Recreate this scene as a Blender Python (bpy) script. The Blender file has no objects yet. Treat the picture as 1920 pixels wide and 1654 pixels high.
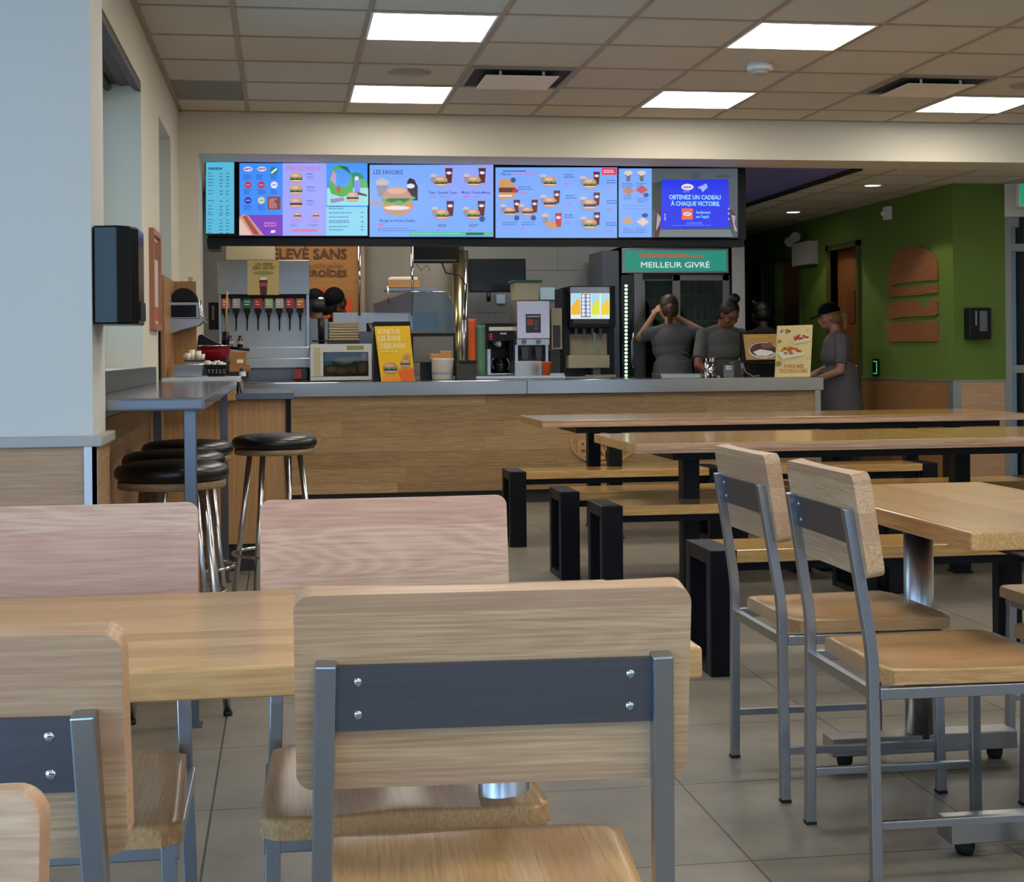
import bpy, bmesh, math, random
from mathutils import Vector, Matrix
random.seed(7)
SC = bpy.context.scene
COL = SC.collection
PI = math.pi
# ------------------------------------------------ camera model (1920x1654 frame)
FPX, YAW, ROLL, CY, EYE = 2776.0, 0.1527, -0.0088, 662.0, 1.17
_f = Vector((math.sin(YAW), math.cos(YAW), 0)); _r0 = Vector((math.cos(YAW), -math.sin(YAW), 0)); _u0 = Vector((0, 0, 1))
_r = math.cos(ROLL)*_r0 + math.sin(ROLL)*_u0
_u = -math.sin(ROLL)*_r0 + math.cos(ROLL)*_u0
CAMPOS = Vector((0, 0, EYE))
def P(x, y, Y):
    "world point seen at photo position x,y lying on the upright plane at depth Y"
    d = _r*(x-960) + _u*(CY-y) + _f*FPX
    return CAMPOS + d*(Y/d.y)
cam = bpy.data.cameras.new('camera'); camo = bpy.data.objects.new('camera', cam); COL.objects.link(camo)
camo.matrix_world = Matrix.Translation(CAMPOS) @ Matrix((_r, _u, -_f)).transposed().to_4x4()
cam.sensor_fit = 'HORIZONTAL'; cam.sensor_width = 36; cam.lens = FPX/1920*36
cam.shift_y = (CY-827.0)/1920.0
cam.clip_end = 100
SC.camera = camo
vs = SC.view_settings
vs.view_transform = 'Standard'; vs.look = 'None'; vs.gamma = 1; vs.exposure = 0.0; vs.use_curve_mapping = False
# ------------------------------------------------ materials
def lin(c):
    return tuple(((v/255)/12.92 if v/255 <= .04045 else ((v/255+.055)/1.055)**2.4) for v in c) + (1,)
MATS = {}
def newmat(name):
    m = bpy.data.materials.new(name); m.use_nodes = True
    return m, m.node_tree.nodes, m.node_tree.links, m.node_tree.nodes['Principled BSDF']
def mat(name, col, rough=.5, metal=0, var=.06, scale=8, bump=0, bscale=60, coat=0, spec=None, alpha=None, trans=0):
    if name in MATS: return MATS[name]
    m, N, L, b = newmat(name)
    c = lin(col)
    b.inputs['Roughness'].default_value = rough; b.inputs['Metallic'].default_value = metal
    if coat: b.inputs['Coat Weight'].default_value = coat; b.inputs['Coat Roughness'].default_value = .08
    if spec is not None: b.inputs['Specular IOR Level'].default_value = spec
    if trans: b.inputs['Transmission Weight'].default_value = trans
    tc = N.new('ShaderNodeTexCoord'); no = N.new('ShaderNodeTexNoise'); no.inputs['Scale'].default_value = scale; no.inputs['Detail'].default_value = 3
    L.new(tc.outputs['Object'], no.inputs['Vector'])
    mx = N.new('ShaderNodeMixRGB'); mx.inputs[1].default_value = tuple(v*(1-var) for v in c[:3])+(1,); mx.inputs[2].default_value = tuple(min(1, v*(1+var)) for v in c[:3])+(1,)
    L.new(no.outputs['Fac'], mx.inputs[0]); L.new(mx.outputs[0], b.inputs['Base Color'])
    if bump:
        n2 = N.new('ShaderNodeTexNoise'); n2.inputs['Scale'].default_value = bscale; L.new(tc.outputs['Object'], n2.inputs['Vector'])
        bp = N.new('ShaderNodeBump'); bp.inputs['Strength'].default_value = bump; bp.inputs['Distance'].default_value = .002
        L.new(n2.outputs['Fac'], bp.inputs['Height']); L.new(bp.outputs[0], b.inputs['Normal'])
    MATS[name] = m; return m
def emat(name, col, strength=1.0):
    if name in MATS: return MATS[name]
    m, N, L, b = newmat(name)
    c = lin(col)
    b.inputs['Base Color'].default_value = (.02, .02, .02, 1); b.inputs['Roughness'].default_value = .35
    b.inputs['Emission Color'].default_value = c; b.inputs['Emission Strength'].default_value = strength
    MATS[name] = m; return m
def glass(name, col=(235, 245, 245), rough=.02):
    if name in MATS: return MATS[name]
    m, N, L, b = newmat(name)
    tr = N.new('ShaderNodeBsdfTransparent'); tr.inputs[0].default_value = lin(col)
    gl = N.new('ShaderNodeBsdfGlossy'); gl.inputs['Roughness'].default_value = rough
    fr = N.new('ShaderNodeFresnel'); fr.inputs[0].default_value = 1.45
    mx = N.new('ShaderNodeMixShader'); L.new(fr.outputs[0], mx.inputs[0]); L.new(tr.outputs[0], mx.inputs[1]); L.new(gl.outputs[0], mx.inputs[2])
    L.new(mx.outputs[0], N['Material Output'].inputs[0]); MATS[name] = m; return m
def brushed(name, col, rough=.3, axis=0, var=.12, stretch=160, metal=1.0):
    if name in MATS: return MATS[name]
    m, N, L, b = newmat(name); c = lin(col)
    tc = N.new('ShaderNodeTexCoord'); mp = N.new('ShaderNodeMapping')
    s = [stretch]*3; s[axis] = 2; mp.inputs['Scale'].default_value = s
    no = N.new('ShaderNodeTexNoise'); no.inputs['Scale'].default_value = 1.5; no.inputs['Detail'].default_value = 4
    L.new(tc.outputs['Object'], mp.inputs[0]); L.new(mp.outputs[0], no.inputs['Vector'])
    mx = N.new('ShaderNodeMixRGB'); mx.inputs[1].default_value = tuple(v*(1-var) for v in c[:3])+(1,); mx.inputs[2].default_value = tuple(min(1, v*(1+var)) for v in c[:3])+(1,)
    L.new(no.outputs['Fac'], mx.inputs[0]); L.new(mx.outputs[0], b.inputs['Base Color'])
    mr = N.new('ShaderNodeMapRange'); mr.inputs[3].default_value = rough*.92; mr.inputs[4].default_value = rough*1.1
    L.new(no.outputs['Fac'], mr.inputs[0]); L.new(mr.outputs[0], b.inputs['Roughness'])
    b.inputs['Metallic'].default_value = metal
    MATS[name] = m; return m
def wood(name, light, dark, g=0, s=2, w=.05, sl=0, rough=.42, tone=.16, fig=.5, seam=.0, gs=1.0, hue=None, spec=.4, coat=0):
    "staved solid wood: grain along axis g, staves side by side along axis s, w wide, sl long"
    if name in MATS: return MATS[name]
    m, N, L, b = newmat(name)
    def math_(op, a, bb=None):
        n = N.new('ShaderNodeMath'); n.operation = op
        for i, v in enumerate((a, bb)):
            if v is None: continue
            if isinstance(v, (int, float)): n.inputs[i].default_value = v
            else: L.new(v, n.inputs[i])
        return n.outputs[0]
    tc = N.new('ShaderNodeTexCoord'); sp = N.new('ShaderNodeSeparateXYZ'); L.new(tc.outputs['Object'], sp.inputs[0])
    oi = N.new('ShaderNodeObjectInfo'); rnd = math_('MULTIPLY', oi.outputs['Random'], 37.0)
    t = 3-g-s
    G, S, T = sp.outputs[g], sp.outputs[s], sp.outputs[t]
    si = math_('DIVIDE', math_('ADD', S, 5.013), w); idx = math_('FLOOR', si)
    cx = N.new('ShaderNodeCombineXYZ'); L.new(idx, cx.inputs[0]); L.new(rnd, cx.inputs[1])
    wn0 = N.new('ShaderNodeTexWhiteNoise'); L.new(cx.outputs[0], wn0.inputs['Vector'])
    gsh = math_('ADD', math_('DIVIDE', G, sl if sl else 50.0), math_('MULTIPLY', wn0.outputs['Value'], 7.3)) if sl else math_('MULTIPLY', G, 0.0)
    idg = math_('FLOOR', gsh)
    cy = N.new('ShaderNodeCombineXYZ'); L.new(idx, cy.inputs[0]); L.new(rnd, cy.inputs[1]); L.new(idg, cy.inputs[2])
    wn = N.new('ShaderNodeTexWhiteNoise'); L.new(cy.outputs[0], wn.inputs['Vector'])
    tonev = wn.outputs['Value']
    off = N.new('ShaderNodeVectorMath'); off.operation = 'SCALE'; L.new(wn.outputs['Color'], off.inputs[0]); off.inputs['Scale'].default_value = 20
    # fine grain
    cv = N.new('ShaderNodeCombineXYZ'); L.new(math_('MULTIPLY', G, 3.0*gs), cv.inputs[0]); L.new(math_('MULTIPLY', S, 110.0*gs), cv.inputs[1]); L.new(math_('MULTIPLY', T, 70.0*gs), cv.inputs[2])
    av = N.new('ShaderNodeVectorMath'); L.new(cv.outputs[0], av.inputs[0]); L.new(off.outputs[0], av.inputs[1])
    n1 = N.new('ShaderNodeTexNoise'); n1.inputs['Scale'].default_value = 1.6; n1.inputs['Detail'].default_value = 5; n1.inputs['Roughness'].default_value = .6
    L.new(av.outputs[0], n1.inputs['Vector'])
    # figure: contour lines of a stretched noise
    cv2 = N.new('ShaderNodeCombineXYZ'); L.new(math_('MULTIPLY', G, 1.1*gs), cv2.inputs[0]); L.new(math_('MULTIPLY', S, 11.0*gs), cv2.inputs[1]); L.new(math_('MULTIPLY', T, 11.0*gs), cv2.inputs[2])
    av2 = N.new('ShaderNodeVectorMath'); L.new(cv2.outputs[0], av2.inputs[0]); L.new(off.outputs[0], av2.inputs[1])
    n2 = N.new('ShaderNodeTexNoise'); n2.inputs['Scale'].default_value = .9; n2.inputs['Detail'].default_value = 1.5; L.new(av2.outputs[0], n2.inputs['Vector'])
    ring = math_('ABSOLUTE', math_('SINE', math_('MULTIPLY', n2.outputs['Fac'], 60.0)))
    ring = math_('POWER', ring, 1.2)
    n1f = math_('ADD', math_('MULTIPLY', math_('SUBTRACT', n1.outputs['Fac'], .5), 2.6), .5)
    fac = math_('ADD', math_('MULTIPLY', n1f, 1-fig), math_('MULTIPLY', ring, fig*.8))
    fac = math_('ADD', fac, math_('MULTIPLY', math_('SUBTRACT', tonev, .5), tone*3))
    ramp = N.new('ShaderNodeValToRGB'); ramp.color_ramp.elements[0].position = .05; ramp.color_ramp.elements[1].position = .95
    ramp.color_ramp.elements[0].color = lin(light); ramp.color_ramp.elements[1].color = lin(dark)
    L.new(fac, ramp.inputs[0]); colr = ramp.outputs[0]
    if hue:
        mh = N.new('ShaderNodeMixRGB'); mh.inputs[2].default_value = lin(hue)
        sel = math_('MULTIPLY', math_('GREATER_THAN', wn0.outputs['Value'], .6), .4)
        L.new(sel, mh.inputs[0]); L.new(colr, mh.inputs[1]); colr = mh.outputs[0]
    if seam:
        fr = math_('FRACT', si); ed = math_('MINIMUM', fr, math_('SUBTRACT', 1.0, fr)); ln = math_('LESS_THAN', ed, seam/w)
        if sl:
            f2 = math_('FRACT', gsh); e2 = math_('MINIMUM', f2, math_('SUBTRACT', 1.0, f2)); ln = math_('MAXIMUM', ln, math_('LESS_THAN', e2, seam/sl))
        ms = N.new('ShaderNodeMixRGB'); L.new(math_('MULTIPLY', ln, .55), ms.inputs[0]); L.new(colr, ms.inputs[1]); ms.inputs[2].default_value = lin((70, 50, 32)); colr = ms.outputs[0]
    L.new(colr, b.inputs['Base Color'])
    b.inputs['Roughness'].default_value = rough; b.inputs['Specular IOR Level'].default_value = spec
    if coat: b.inputs['Coat Weight'].default_value = coat; b.inputs['Coat Roughness'].default_value = .12
    MATS[name] = m; return m
# ------------------------------------------------ mesh builder
class MB:
    def __init__(s): s.bm = bmesh.new(); s.mats = []
    def mi(s, m):
        if m is None: return 0
        if m not in s.mats: s.mats.append(m)
        return s.mats.index(m)
    def poly(s, pts, m=None):
        vs_ = [s.bm.verts.new(p) for p in pts]
        try: f = s.bm.faces.new(vs_); f.material_index = s.mi(m); return f
        except ValueError: return None
    def box(s, x0, y0, z0, x1, y1, z1, m=None, bev=0, rot=None, seg=2):
        if x1 < x0: x0, x1 = x1, x0
        if y1 < y0: y0, y1 = y1, y0
        if z1 < z0: z0, z1 = z1, z0
        r = bmesh.ops.create_cube(s.bm, size=1)
        c = Vector(((x0+x1)/2, (y0+y1)/2, (z0+z1)/2)); M = Matrix.Diagonal((x1-x0, y1-y0, z1-z0, 1))
        M = Matrix.Translation(c) @ (rot.to_4x4() if rot else Matrix()) @ M
        bmesh.ops.transform(s.bm, matrix=M, verts=r['verts'])
        fs = list({f for v in r['verts'] for f in v.link_faces})
        for f in fs: f.material_index = s.mi(m)
        if bev:
            es = list({e for f in fs for e in f.edges})
            bmesh.ops.bevel(s.bm, geom=es, offset=bev, segments=seg, affect='EDGES', profile=.5)
        return s
    def cyl(s, a, b, r, r2=None, n=20, m=None, cap=True, smooth=True):
        a, b = Vector(a), Vector(b); d = b-a; r2 = r if r2 is None else r2
        q = d.to_track_quat('Z', 'Y'); ra, rb = [], []
        for i in range(n):
            t = 2*PI*i/n; v = Vector((math.cos(t), math.sin(t), 0))
            ra.append(s.bm.verts.new(a + q @ (v*r))); rb.append(s.bm.verts.new(b + q @ (v*r2)))
        k = s.mi(m)
        for i in range(n):
            f = s.bm.faces.new((ra[i], ra[(i+1) % n], rb[(i+1) % n], rb[i])); f.material_index = k; f.smooth = smooth
        if cap:
            f = s.bm.faces.new(ra[::-1]); f.material_index = k
            f = s.bm.faces.new(rb); f.material_index = k
        return s
    def sweep(s, pts, w, h=None, n=4, m=None, up=(0, 0, 1), smooth=False):
        "tube along a polyline: n=4 square section w x h, else round of radius w"
        h = w if h is None else h; pts = [Vector(p) for p in pts]; rings = []
        for i, p in enumerate(pts):
            d = (pts[min(i+1, len(pts)-1)] - pts[max(i-1, 0)]).normalized()
            u = Vector(up)
            if abs(d.dot(u)) > .95: u = Vector((1, 0, 0)) if abs(d.x) < .5 else Vector((0, 1, 0))
            a = d.cross(u).normalized(); b = a.cross(d).normalized()
            if n == 4: ring = [p + a*(sx*w/2) + b*(sy*h/2) for sx, sy in ((-1, -1), (1, -1), (1, 1), (-1, 1))]
            else: ring = [p + a*(w*math.cos(2*PI*j/n)) + b*(w*math.sin(2*PI*j/n)) for j in range(n)]
            rings.append([s.bm.verts.new(v) for v in ring])
        k = s.mi(m); nn = len(rings[0])
        for A, B in zip(rings, rings[1:]):
            for j in range(nn):
                f = s.bm.faces.new((A[j], A[(j+1) % nn], B[(j+1) % nn], B[j])); f.material_index = k; f.smooth = smooth or n != 4
        for rg in (rings[0][::-1], rings[-1]):
            f = s.bm.faces.new(rg); f.material_index = k
        return s
    def lathe(s, prof, c=(0, 0, 0), n=32, m=None):
        c = Vector(c); k = s.mi(m); rings = []
        for r, z in prof:
            if r < 1e-5: rings.append([s.bm.verts.new(c+Vector((0, 0, z)))])
            else: rings.append([s.bm.verts.new(c+Vector((r*math.cos(2*PI*i/n), r*math.sin(2*PI*i/n), z))) for i in range(n)])
        for A, B in zip(rings, rings[1:]):
            for i in range(n):
                a0, a1 = A[i % len(A)], A[(i+1) % len(A)]; b0, b1 = B[i % len(B)], B[(i+1) % len(B)]
                vv = []
                for v in (a0, a1, b1, b0):
                    if v not in vv: vv.append(v)
                if len(vv) > 2:
                    f = s.bm.faces.new(vv); f.material_index = k; f.smooth = True
        return s
    def ball(s, c, r, m=None, n=16, rot=None):
        if isinstance(r, (int, float)): r = (r, r, r)
        o = bmesh.ops.create_uvsphere(s.bm, u_segments=n, v_segments=max(6, n*2//3), radius=1)
        M = Matrix.Translation(c) @ (rot.to_4x4() if rot else Matrix()) @ Matrix.Diagonal((*r, 1))
        bmesh.ops.transform(s.bm, matrix=M, verts=o['verts']); k = s.mi(m)
        for f in {f for v in o['verts'] for f in v.link_faces}: f.material_index = k; f.smooth = True
        return s
    def prism(s, pts, d, m=None):
        "closed polygon pts (3D) pushed by vector d"
        d = Vector(d); A = [s.bm.verts.new(Vector(p)) for p in pts]; B = [s.bm.verts.new(Vector(p)+d) for p in pts]; k = s.mi(m); n = len(A)
        for f in (s.bm.faces.new(A[::-1]), s.bm.faces.new(B)): f.material_index = k
        for i in range(n):
            f = s.bm.faces.new((A[i], A[(i+1) % n], B[(i+1) % n], B[i])); f.material_index = k
        return s
    def text(s, t, M, size, m=None, bold=0.0, ext=0.0, align='CENTER', width=None, sy=1.0):
        cu = bpy.data.curves.new('t', 'FONT'); cu.body = t; cu.size = size; cu.align_x = align; cu.align_y = 'CENTER'; cu.offset = bold; cu.extrude = ext; cu.resolution_u = 2
        o = bpy.data.objects.new('t', cu); COL.objects.link(o)
        dg = bpy.context.evaluated_depsgraph_get(); me = bpy.data.meshes.new_from_object(o.evaluated_get(dg))
        sx = 1.0
        if width and len(me.vertices):
            xs = [v.co.x for v in me.vertices]; sx = width/max(1e-6, max(xs)-min(xs))
        k = s.mi(m); base = [s.bm.verts.new(M @ Vector((v.co.x*sx, v.co.y*sy, v.co.z))) for v in me.vertices]
        for p in me.polygons:
            try: f = s.bm.faces.new([base[i] for i in p.vertices]); f.material_index = k
            except ValueError: pass
        bpy.data.objects.remove(o); bpy.data.meshes.remove(me); bpy.data.curves.remove(cu)
        return s
    def build(s, name, m=None, parent=None, loc=None, bevel=0, smooth=False, label=None, fixn=True):
        if fixn: bmesh.ops.recalc_face_normals(s.bm, faces=s.bm.faces)
        me = bpy.data.meshes.new(name); s.bm.to_mesh(me); s.bm.free()
        for mm in (s.mats if s.mats else [m]):
            if mm: me.materials.append(mm)
        if smooth:
            for p in me.polygons: p.use_smooth = True
        o = bpy.data.objects.new(name, me); COL.objects.link(o)
        if parent:
            o.parent = parent
            if parent.type == 'EMPTY': o.matrix_parent_inverse = (Matrix.Translation(parent.location) @ parent.rotation_euler.to_matrix().to_4x4()).inverted()
        if loc: o.location = loc
        if label: o['label'] = label
        if bevel:
            bv = o.modifiers.new('bevel', 'BEVEL'); bv.width = bevel; bv.segments = 2; bv.limit_method = 'ANGLE'; bv.angle_limit = .6
        return o
def tag(o, label, cat, group=None):
    o['label'] = label; o['category'] = cat
    if group: o['group'] = group
    return o
def struct(o): o['kind'] = 'structure'; return o
def thing(name, label, cat, loc=(0, 0, 0), rz=0, group=None):
    o = bpy.data.objects.new(name, None); COL.objects.link(o); o.location = loc; o.rotation_euler = (0, 0, rz); o.empty_display_size = .1
    bpy.context.view_layer.update()
    return tag(o, label, cat, group)
def copy_tree(o, parent=None):
    c = o.copy(); COL.objects.link(c)
    if parent: c.parent = parent
    for ch in list(o.children):
        if ch is not c: copy_tree(ch, c)
    return c
def boxpx(b, x0, y0, x1, y1, Y, depth, m=None, bev=0):
    "box whose front face on plane Y spans the given photo rectangle"
    a = P(x0, (y0+y1)/2, Y); c = P(x1, (y0+y1)/2, Y); t = P((x0+x1)/2, y0, Y); d = P((x0+x1)/2, y1, Y)
    b.box(a.x, Y, d.z, c.x, Y+depth, t.z, m, bev); return b
# ================================================= materials
W_CHAIR = wood('maple_backboard', (212, 178, 140), (168, 130, 96), g=0, s=2, w=.062, rough=.42, tone=.17, fig=.2, gs=1.25, hue=(190, 152, 124))
W_PINK = wood('pinkish_maple_backboard', (206, 174, 150), (166, 124, 104), g=0, s=2, w=.085, rough=.42, tone=.14, fig=.36, gs=1.1, hue=(192, 146, 126))
W_SEAT = wood('maple_seat', (208, 170, 120), (172, 130, 84), g=1, s=0, w=.07, rough=.3, tone=.10, fig=.22, gs=1.2, hue=(196, 150, 108))
W_TOPX = wood('table_top_wood', (214, 176, 124), (178, 134, 84), g=0, s=1, w=.062, sl=.7, rough=.28, tone=.16, fig=.25, seam=0, coat=.25)
W_TOPY = wood('table_top_wood_lengthwise', (216, 176, 120), (176, 130, 78), g=1, s=0, w=.07, sl=.7, rough=.28, tone=.16, fig=.25, coat=.25)
W_COMM = wood('communal_table_wood', (208, 166, 104), (164, 118, 62), g=0, s=1, w=.06, rough=.16, tone=.1, fig=.25, coat=.5)
W_PLYE = wood('laminated_edge', (205, 170, 140), (150, 112, 86), g=0, s=2, w=.009, rough=.5, tone=.25, fig=.1)
W_COUNTER = wood('counter_planks', (186, 154, 112), (140, 108, 74), g=0, s=2, w=.118, sl=1.25, rough=.5, tone=.2, fig=.22, seam=.0012)
W_PANEL = wood('oak_panel', (196, 156, 110), (166, 124, 82), g=2, s=0, w=.7, rough=.5, tone=.02, fig=.15, gs=.8)
W_WAINX = wood('oak_wainscot', (196, 160, 124), (168, 130, 96), g=0, s=2, w=1.3, rough=.55, tone=.02, fig=.2, gs=.8)
W_WAINY = wood('oak_wainscot_side', (190, 152, 112), (160, 120, 84), g=1, s=2, w=1.3, rough=.55, tone=.02, fig=.2, gs=.8)
W_ART = wood('burger_art_wood', (150, 96, 58), (118, 72, 42), g=1, s=2, w=.5, rough=.6, tone=.05, fig=.3)
W_DOOR = wood('brown_door', (118, 72, 32), (92, 54, 24), g=2, s=1, w=2, rough=.5, tone=.03, fig=.2)
W_SIGN = wood('sign_wood', (176, 124, 66), (150, 100, 50), g=0, s=2, w=.05, rough=.6, tone=.06, fig=.2)
STEEL = brushed('satin_steel', (172, 178, 186), .3, axis=2, var=.05)
STEELD = brushed('dark_satin_steel', (118, 122, 130), .34, axis=2, var=.06)
STEELX = brushed('brushed_steel', (176, 176, 176), .3, axis=0, var=.03)
STEELC = brushed('counter_steel', (182, 180, 176), .17, axis=0, var=.03)
STEELV = brushed('column_steel', (190, 192, 196), .3, axis=2, var=.03)
CHROME = mat('chrome', (215, 215, 220), .1, 1, 0)
CHROMEL = mat('soft_chrome', (200, 202, 208), .2, 1, 0)
BLACKM = mat('black_painted_steel', (9, 12, 20), .4, 0, .1, spec=.22)
BLACKP = mat('black_plastic', (11, 12, 15), .38, 0, .1, spec=.3)
BLACKG = mat('black_gloss', (8, 12, 20), .2, 0, .05, spec=.3)
DKGREY = mat('dark_grey', (48, 48, 50), .5)
GREYM = mat('grey_plastic', (120, 122, 124), .5)
LEATH = mat('black_vinyl', (14, 12, 11), .33, 0, .15, 5, spec=.55)
RUBBER = mat('rubber', (12, 12, 12), .7)
WALLC = mat('warm_white_wall', (214, 206, 188), .75, 0, .015, 3, bump=.1, bscale=220)
WALLB = mat('white_wall', (214, 212, 206), .75, 0, .015, 3, bump=.1, bscale=220)
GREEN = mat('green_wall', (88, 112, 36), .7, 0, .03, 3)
REVEAL = mat('window_reveal', (205, 208, 205), .7, 0, .02, 3)
TILEW = mat('ceiling_tile', (200, 195, 182), .9, 0, .05, 260)
GRIDM = mat('ceiling_grid_metal', (166, 150, 128), .6, 0, .03)
WHITE = mat('white_plastic', (225, 225, 222), .5)
PAPERW = mat('white_paper', (235, 230, 220), .7)
BEIGE = mat('beige_plastic', (178, 166, 140), .5)
KRAFT = mat('kraft_paper', (178, 132, 84), .8)
BROWNW = mat('dark_brown_wood', (74, 52, 42), .55, 0, .3, 20)
NAVY = mat('dark_navy_paint', (110, 112, 190), .5)
KWALL = mat('kitchen_wall_tile', (120, 120, 122), .35, 0, .05)
FROST = mat('frosted_steel_panel', (140, 134, 124), .5, .4, .15, 3)
RED = mat('red_enamel', (150, 20, 34), .25, 0, .05)
ORANGE = mat('orange_cup', (226, 92, 30), .45)
TEAL = mat('green_cup', (88, 140, 112), .45)
CUPW = mat('white_cup', (240, 232, 214), .5)
GLASS = glass('clear_glass')
GLASSG = glass('dim_glass', (190, 215, 205))
PANELLIGHT = emat('light_panel', (255, 249, 236), 16.0)
# ================================================= room shell
CEIL = 2.725; LOW = 2.456
FRONTY = -3.2; LEFTX = -2.7; RIGHTX = 6.6; SOF = 9.585
def tile_mat():
    m, N, L, b = newmat('grey_floor_tile')
    tc = N.new('ShaderNodeTexCoord'); mp = N.new('ShaderNodeMapping'); mp.inputs['Location'].default_value = (.195+.6225*10, -3.885+.61*20, 0)
    br = N.new('ShaderNodeTexBrick'); br.offset = 0; br.inputs['Scale'].default_value = 1
    br.inputs['Brick Width'].default_value = .6225; br.inputs['Row Height'].default_value = .61; br.inputs['Mortar Size'].default_value = .0032; br.inputs['Mortar Smooth'].default_value = .1
    br.inputs['Color1'].default_value = lin((132, 124, 112)); br.inputs['Color2'].default_value = lin((124, 117, 107)); br.inputs['Mortar'].default_value = lin((66, 60, 52))
    L.new(tc.outputs['Object'], mp.inputs[0]); L.new(mp.outputs[0], br.inputs['Vector'])
    n1 = N.new('ShaderNodeTexNoise'); n1.inputs['Scale'].default_value = 5; n1.inputs['Detail'].default_value = 8; n1.inputs['Roughness'].default_value = .7; L.new(tc.outputs['Object'], n1.inputs['Vector'])
    rp = N.new('ShaderNodeValToRGB'); rp.color_ramp.elements[0].position = .3; rp.color_ramp.elements[1].position = .7
    rp.color_ramp.elements[0].color = (.72, .72, .72, 1); rp.color_ramp.elements[1].color = (1.12, 1.1, 1.06, 1); L.new(n1.outputs['Fac'], rp.inputs[0])
    mx = N.new('ShaderNodeMixRGB'); mx.blend_type = 'MULTIPLY'; mx.inputs[0].default_value = 1; L.new(br.outputs['Color'], mx.inputs[1]); L.new(rp.outputs[0], mx.inputs[2])
    L.new(mx.outputs[0], b.inputs['Base Color']); b.inputs['Roughness'].default_value = .42
    bp = N.new('ShaderNodeBump'); bp.inputs['Strength'].default_value = .25; bp.inputs['Distance'].default_value = .003; bp.invert = True
    L.new(br.outputs['Fac'], bp.inputs['Height']); L.new(bp.outputs[0], b.inputs['Normal'])
    return m
b = MB(); b.box(LEFTX-.3, FRONTY-.3, -.1, RIGHTX+.3, 19, 0); struct(b.build('floor', tile_mat()))
# main ceiling with recessed cells for the light panels
b = MB(); b.box(LEFTX-.3, FRONTY-.3, CEIL, RIGHTX+.3, SOF, CEIL+.1); struct(b.build('ceiling', TILEW))
X0, Y0, T = -.215, 6.708, .61
b = MB()
for i in range(-5, 12):
    x = X0+i*T
    ya = FRONTY if x > -.65 else FRONTY
    yb = SOF if x > -.65 else 4.35
    b.box(x-.012, ya, CEIL-.005, x+.012, yb, CEIL+.01)
for j in range(-17, 5):
    y = Y0+j*T
    b.box(LEFTX if y < 4.35 else -.65, y-.012, CEIL-.0045, RIGHTX, y+.012, CEIL+.01)
b.box(-.65, 4.65, CEIL-.006, -.622, SOF, CEIL+.01); b.box(-.65, SOF-.022, CEIL-.006, RIGHTX, SOF, CEIL+.01)
o = struct(b.build('trim_1', GRIDM)); o['label'] = 'brown grey T-bar grid of the suspended ceiling'
# bulkhead over the service opening
b = MB()
b.box(-.527, SOF, LOW, RIGHTX+.3, 10.0, CEIL+.1)
b.box(-.95, SOF, 0, -.527, 10.0, CEIL+.1)
struct(b.build('wall_back', WALLC))
# left wall with two window openings, and the projecting pier
b = MB()
zt, zb = 2.40, 1.115
for (y0, y1, z0, z1) in ((4.65, SOF, zt+.05, CEIL+.1), (4.65, SOF, 0, zb), (4.65, 4.95, zb, zt+.05), (7.08, 8.08, zb, zt+.05), (8.91, SOF, zb, zt+.05)):
    b.box(-.95, y0, z0, -.65, y1, z1)
struct(b.build('wall_left', WALLC))
b = MB(); b.box(LEFTX-.3, 4.35, 0, -.54, 4.65, CEIL+.1); struct(b.build('wall_divider', WALLB))
# outer shell around the seating area (openings are the windows)
def wall_with_holes(name, axis, pos, th, a0, a1, holes, m):
    b = MB(); zs = (0, CEIL+.1)
    cuts = sorted(holes); cur = a0
    def bx(u0, u1, z0, z1):
        if u1-u0 < 1e-4 or z1-z0 < 1e-4: return
        if axis == 'x': b.box(pos, u0, z0, pos+th, u1, z1)
        else: b.box(u0, pos, z0, u1, pos+th, z1)
    for (h0, h1, z0, z1) in cuts:
        bx(cur, h0, *zs); bx(h0, h1, 0, z0); bx(h0, h1, z1, zs[1]); cur = h1
    bx(cur, a1, *zs)
    return struct(b.build(name, m))
WZ0, WZ1 = 1.0, 2.45
holes_front = [(-2.3, -.5, WZ0, WZ1), (-.3, 1.7, WZ0, WZ1), (1.9, 3.9, WZ0, WZ1), (4.1, 6.2, WZ0, WZ1)]
holes_left = [(-2.8, -.9, .12, 2.55), (-.7, 1.3, .12, 2.55), (1.5, 3.6, .12, 2.55)]
wall_with_holes('wall_front', 'y', FRONTY-.2, .2, LEFTX-.3, RIGHTX+.3, holes_front, mat('brown_panelled_wall', (92, 78, 64), .6))
wall_with_holes('wall_outer', 'x', LEFTX-.2, .2, FRONTY, 4.35, holes_left, WALLC)
b = MB(); b.box(RIGHTX, FRONTY, 0, RIGHTX+.2, 10.9, CEIL+.1); struct(b.build('wall_right', WALLC))
n = 0
def portal(loc, rot, sx, sy, energy=None):
    l = bpy.data.lights.new('daylight', 'AREA'); l.shape = 'RECTANGLE'; l.size = sx; l.size_y = sy
    l.color = (.36, .64, 1.0); l.energy = energy
    o = bpy.data.objects.new('daylight', l); COL.objects.link(o); o.location = loc; o.rotation_euler = rot; return o
def window_frame(k, axis, pos, h):
    a0, a1, z0, z1 = h; b = MB()
    mid = (a0+a1)/2
    for (u0, u1, w0, w1) in ((a0, a0+.05, z0, z1), (a1-.05, a1, z0, z1), (a0+.05, a1-.05, z0, z0+.05), (a0+.05, a1-.05, z1-.05, z1), (mid-.025, mid+.025, z0+.05, z1-.05)):
        if axis == 'x': b.box(pos-.03, u0, w0, pos+.03, u1, w1)
        else: b.box(u0, pos-.03, w0, u1, pos+.03, w1)
    struct(b.build('window_%d' % k, STEELD))
k = 3
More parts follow.
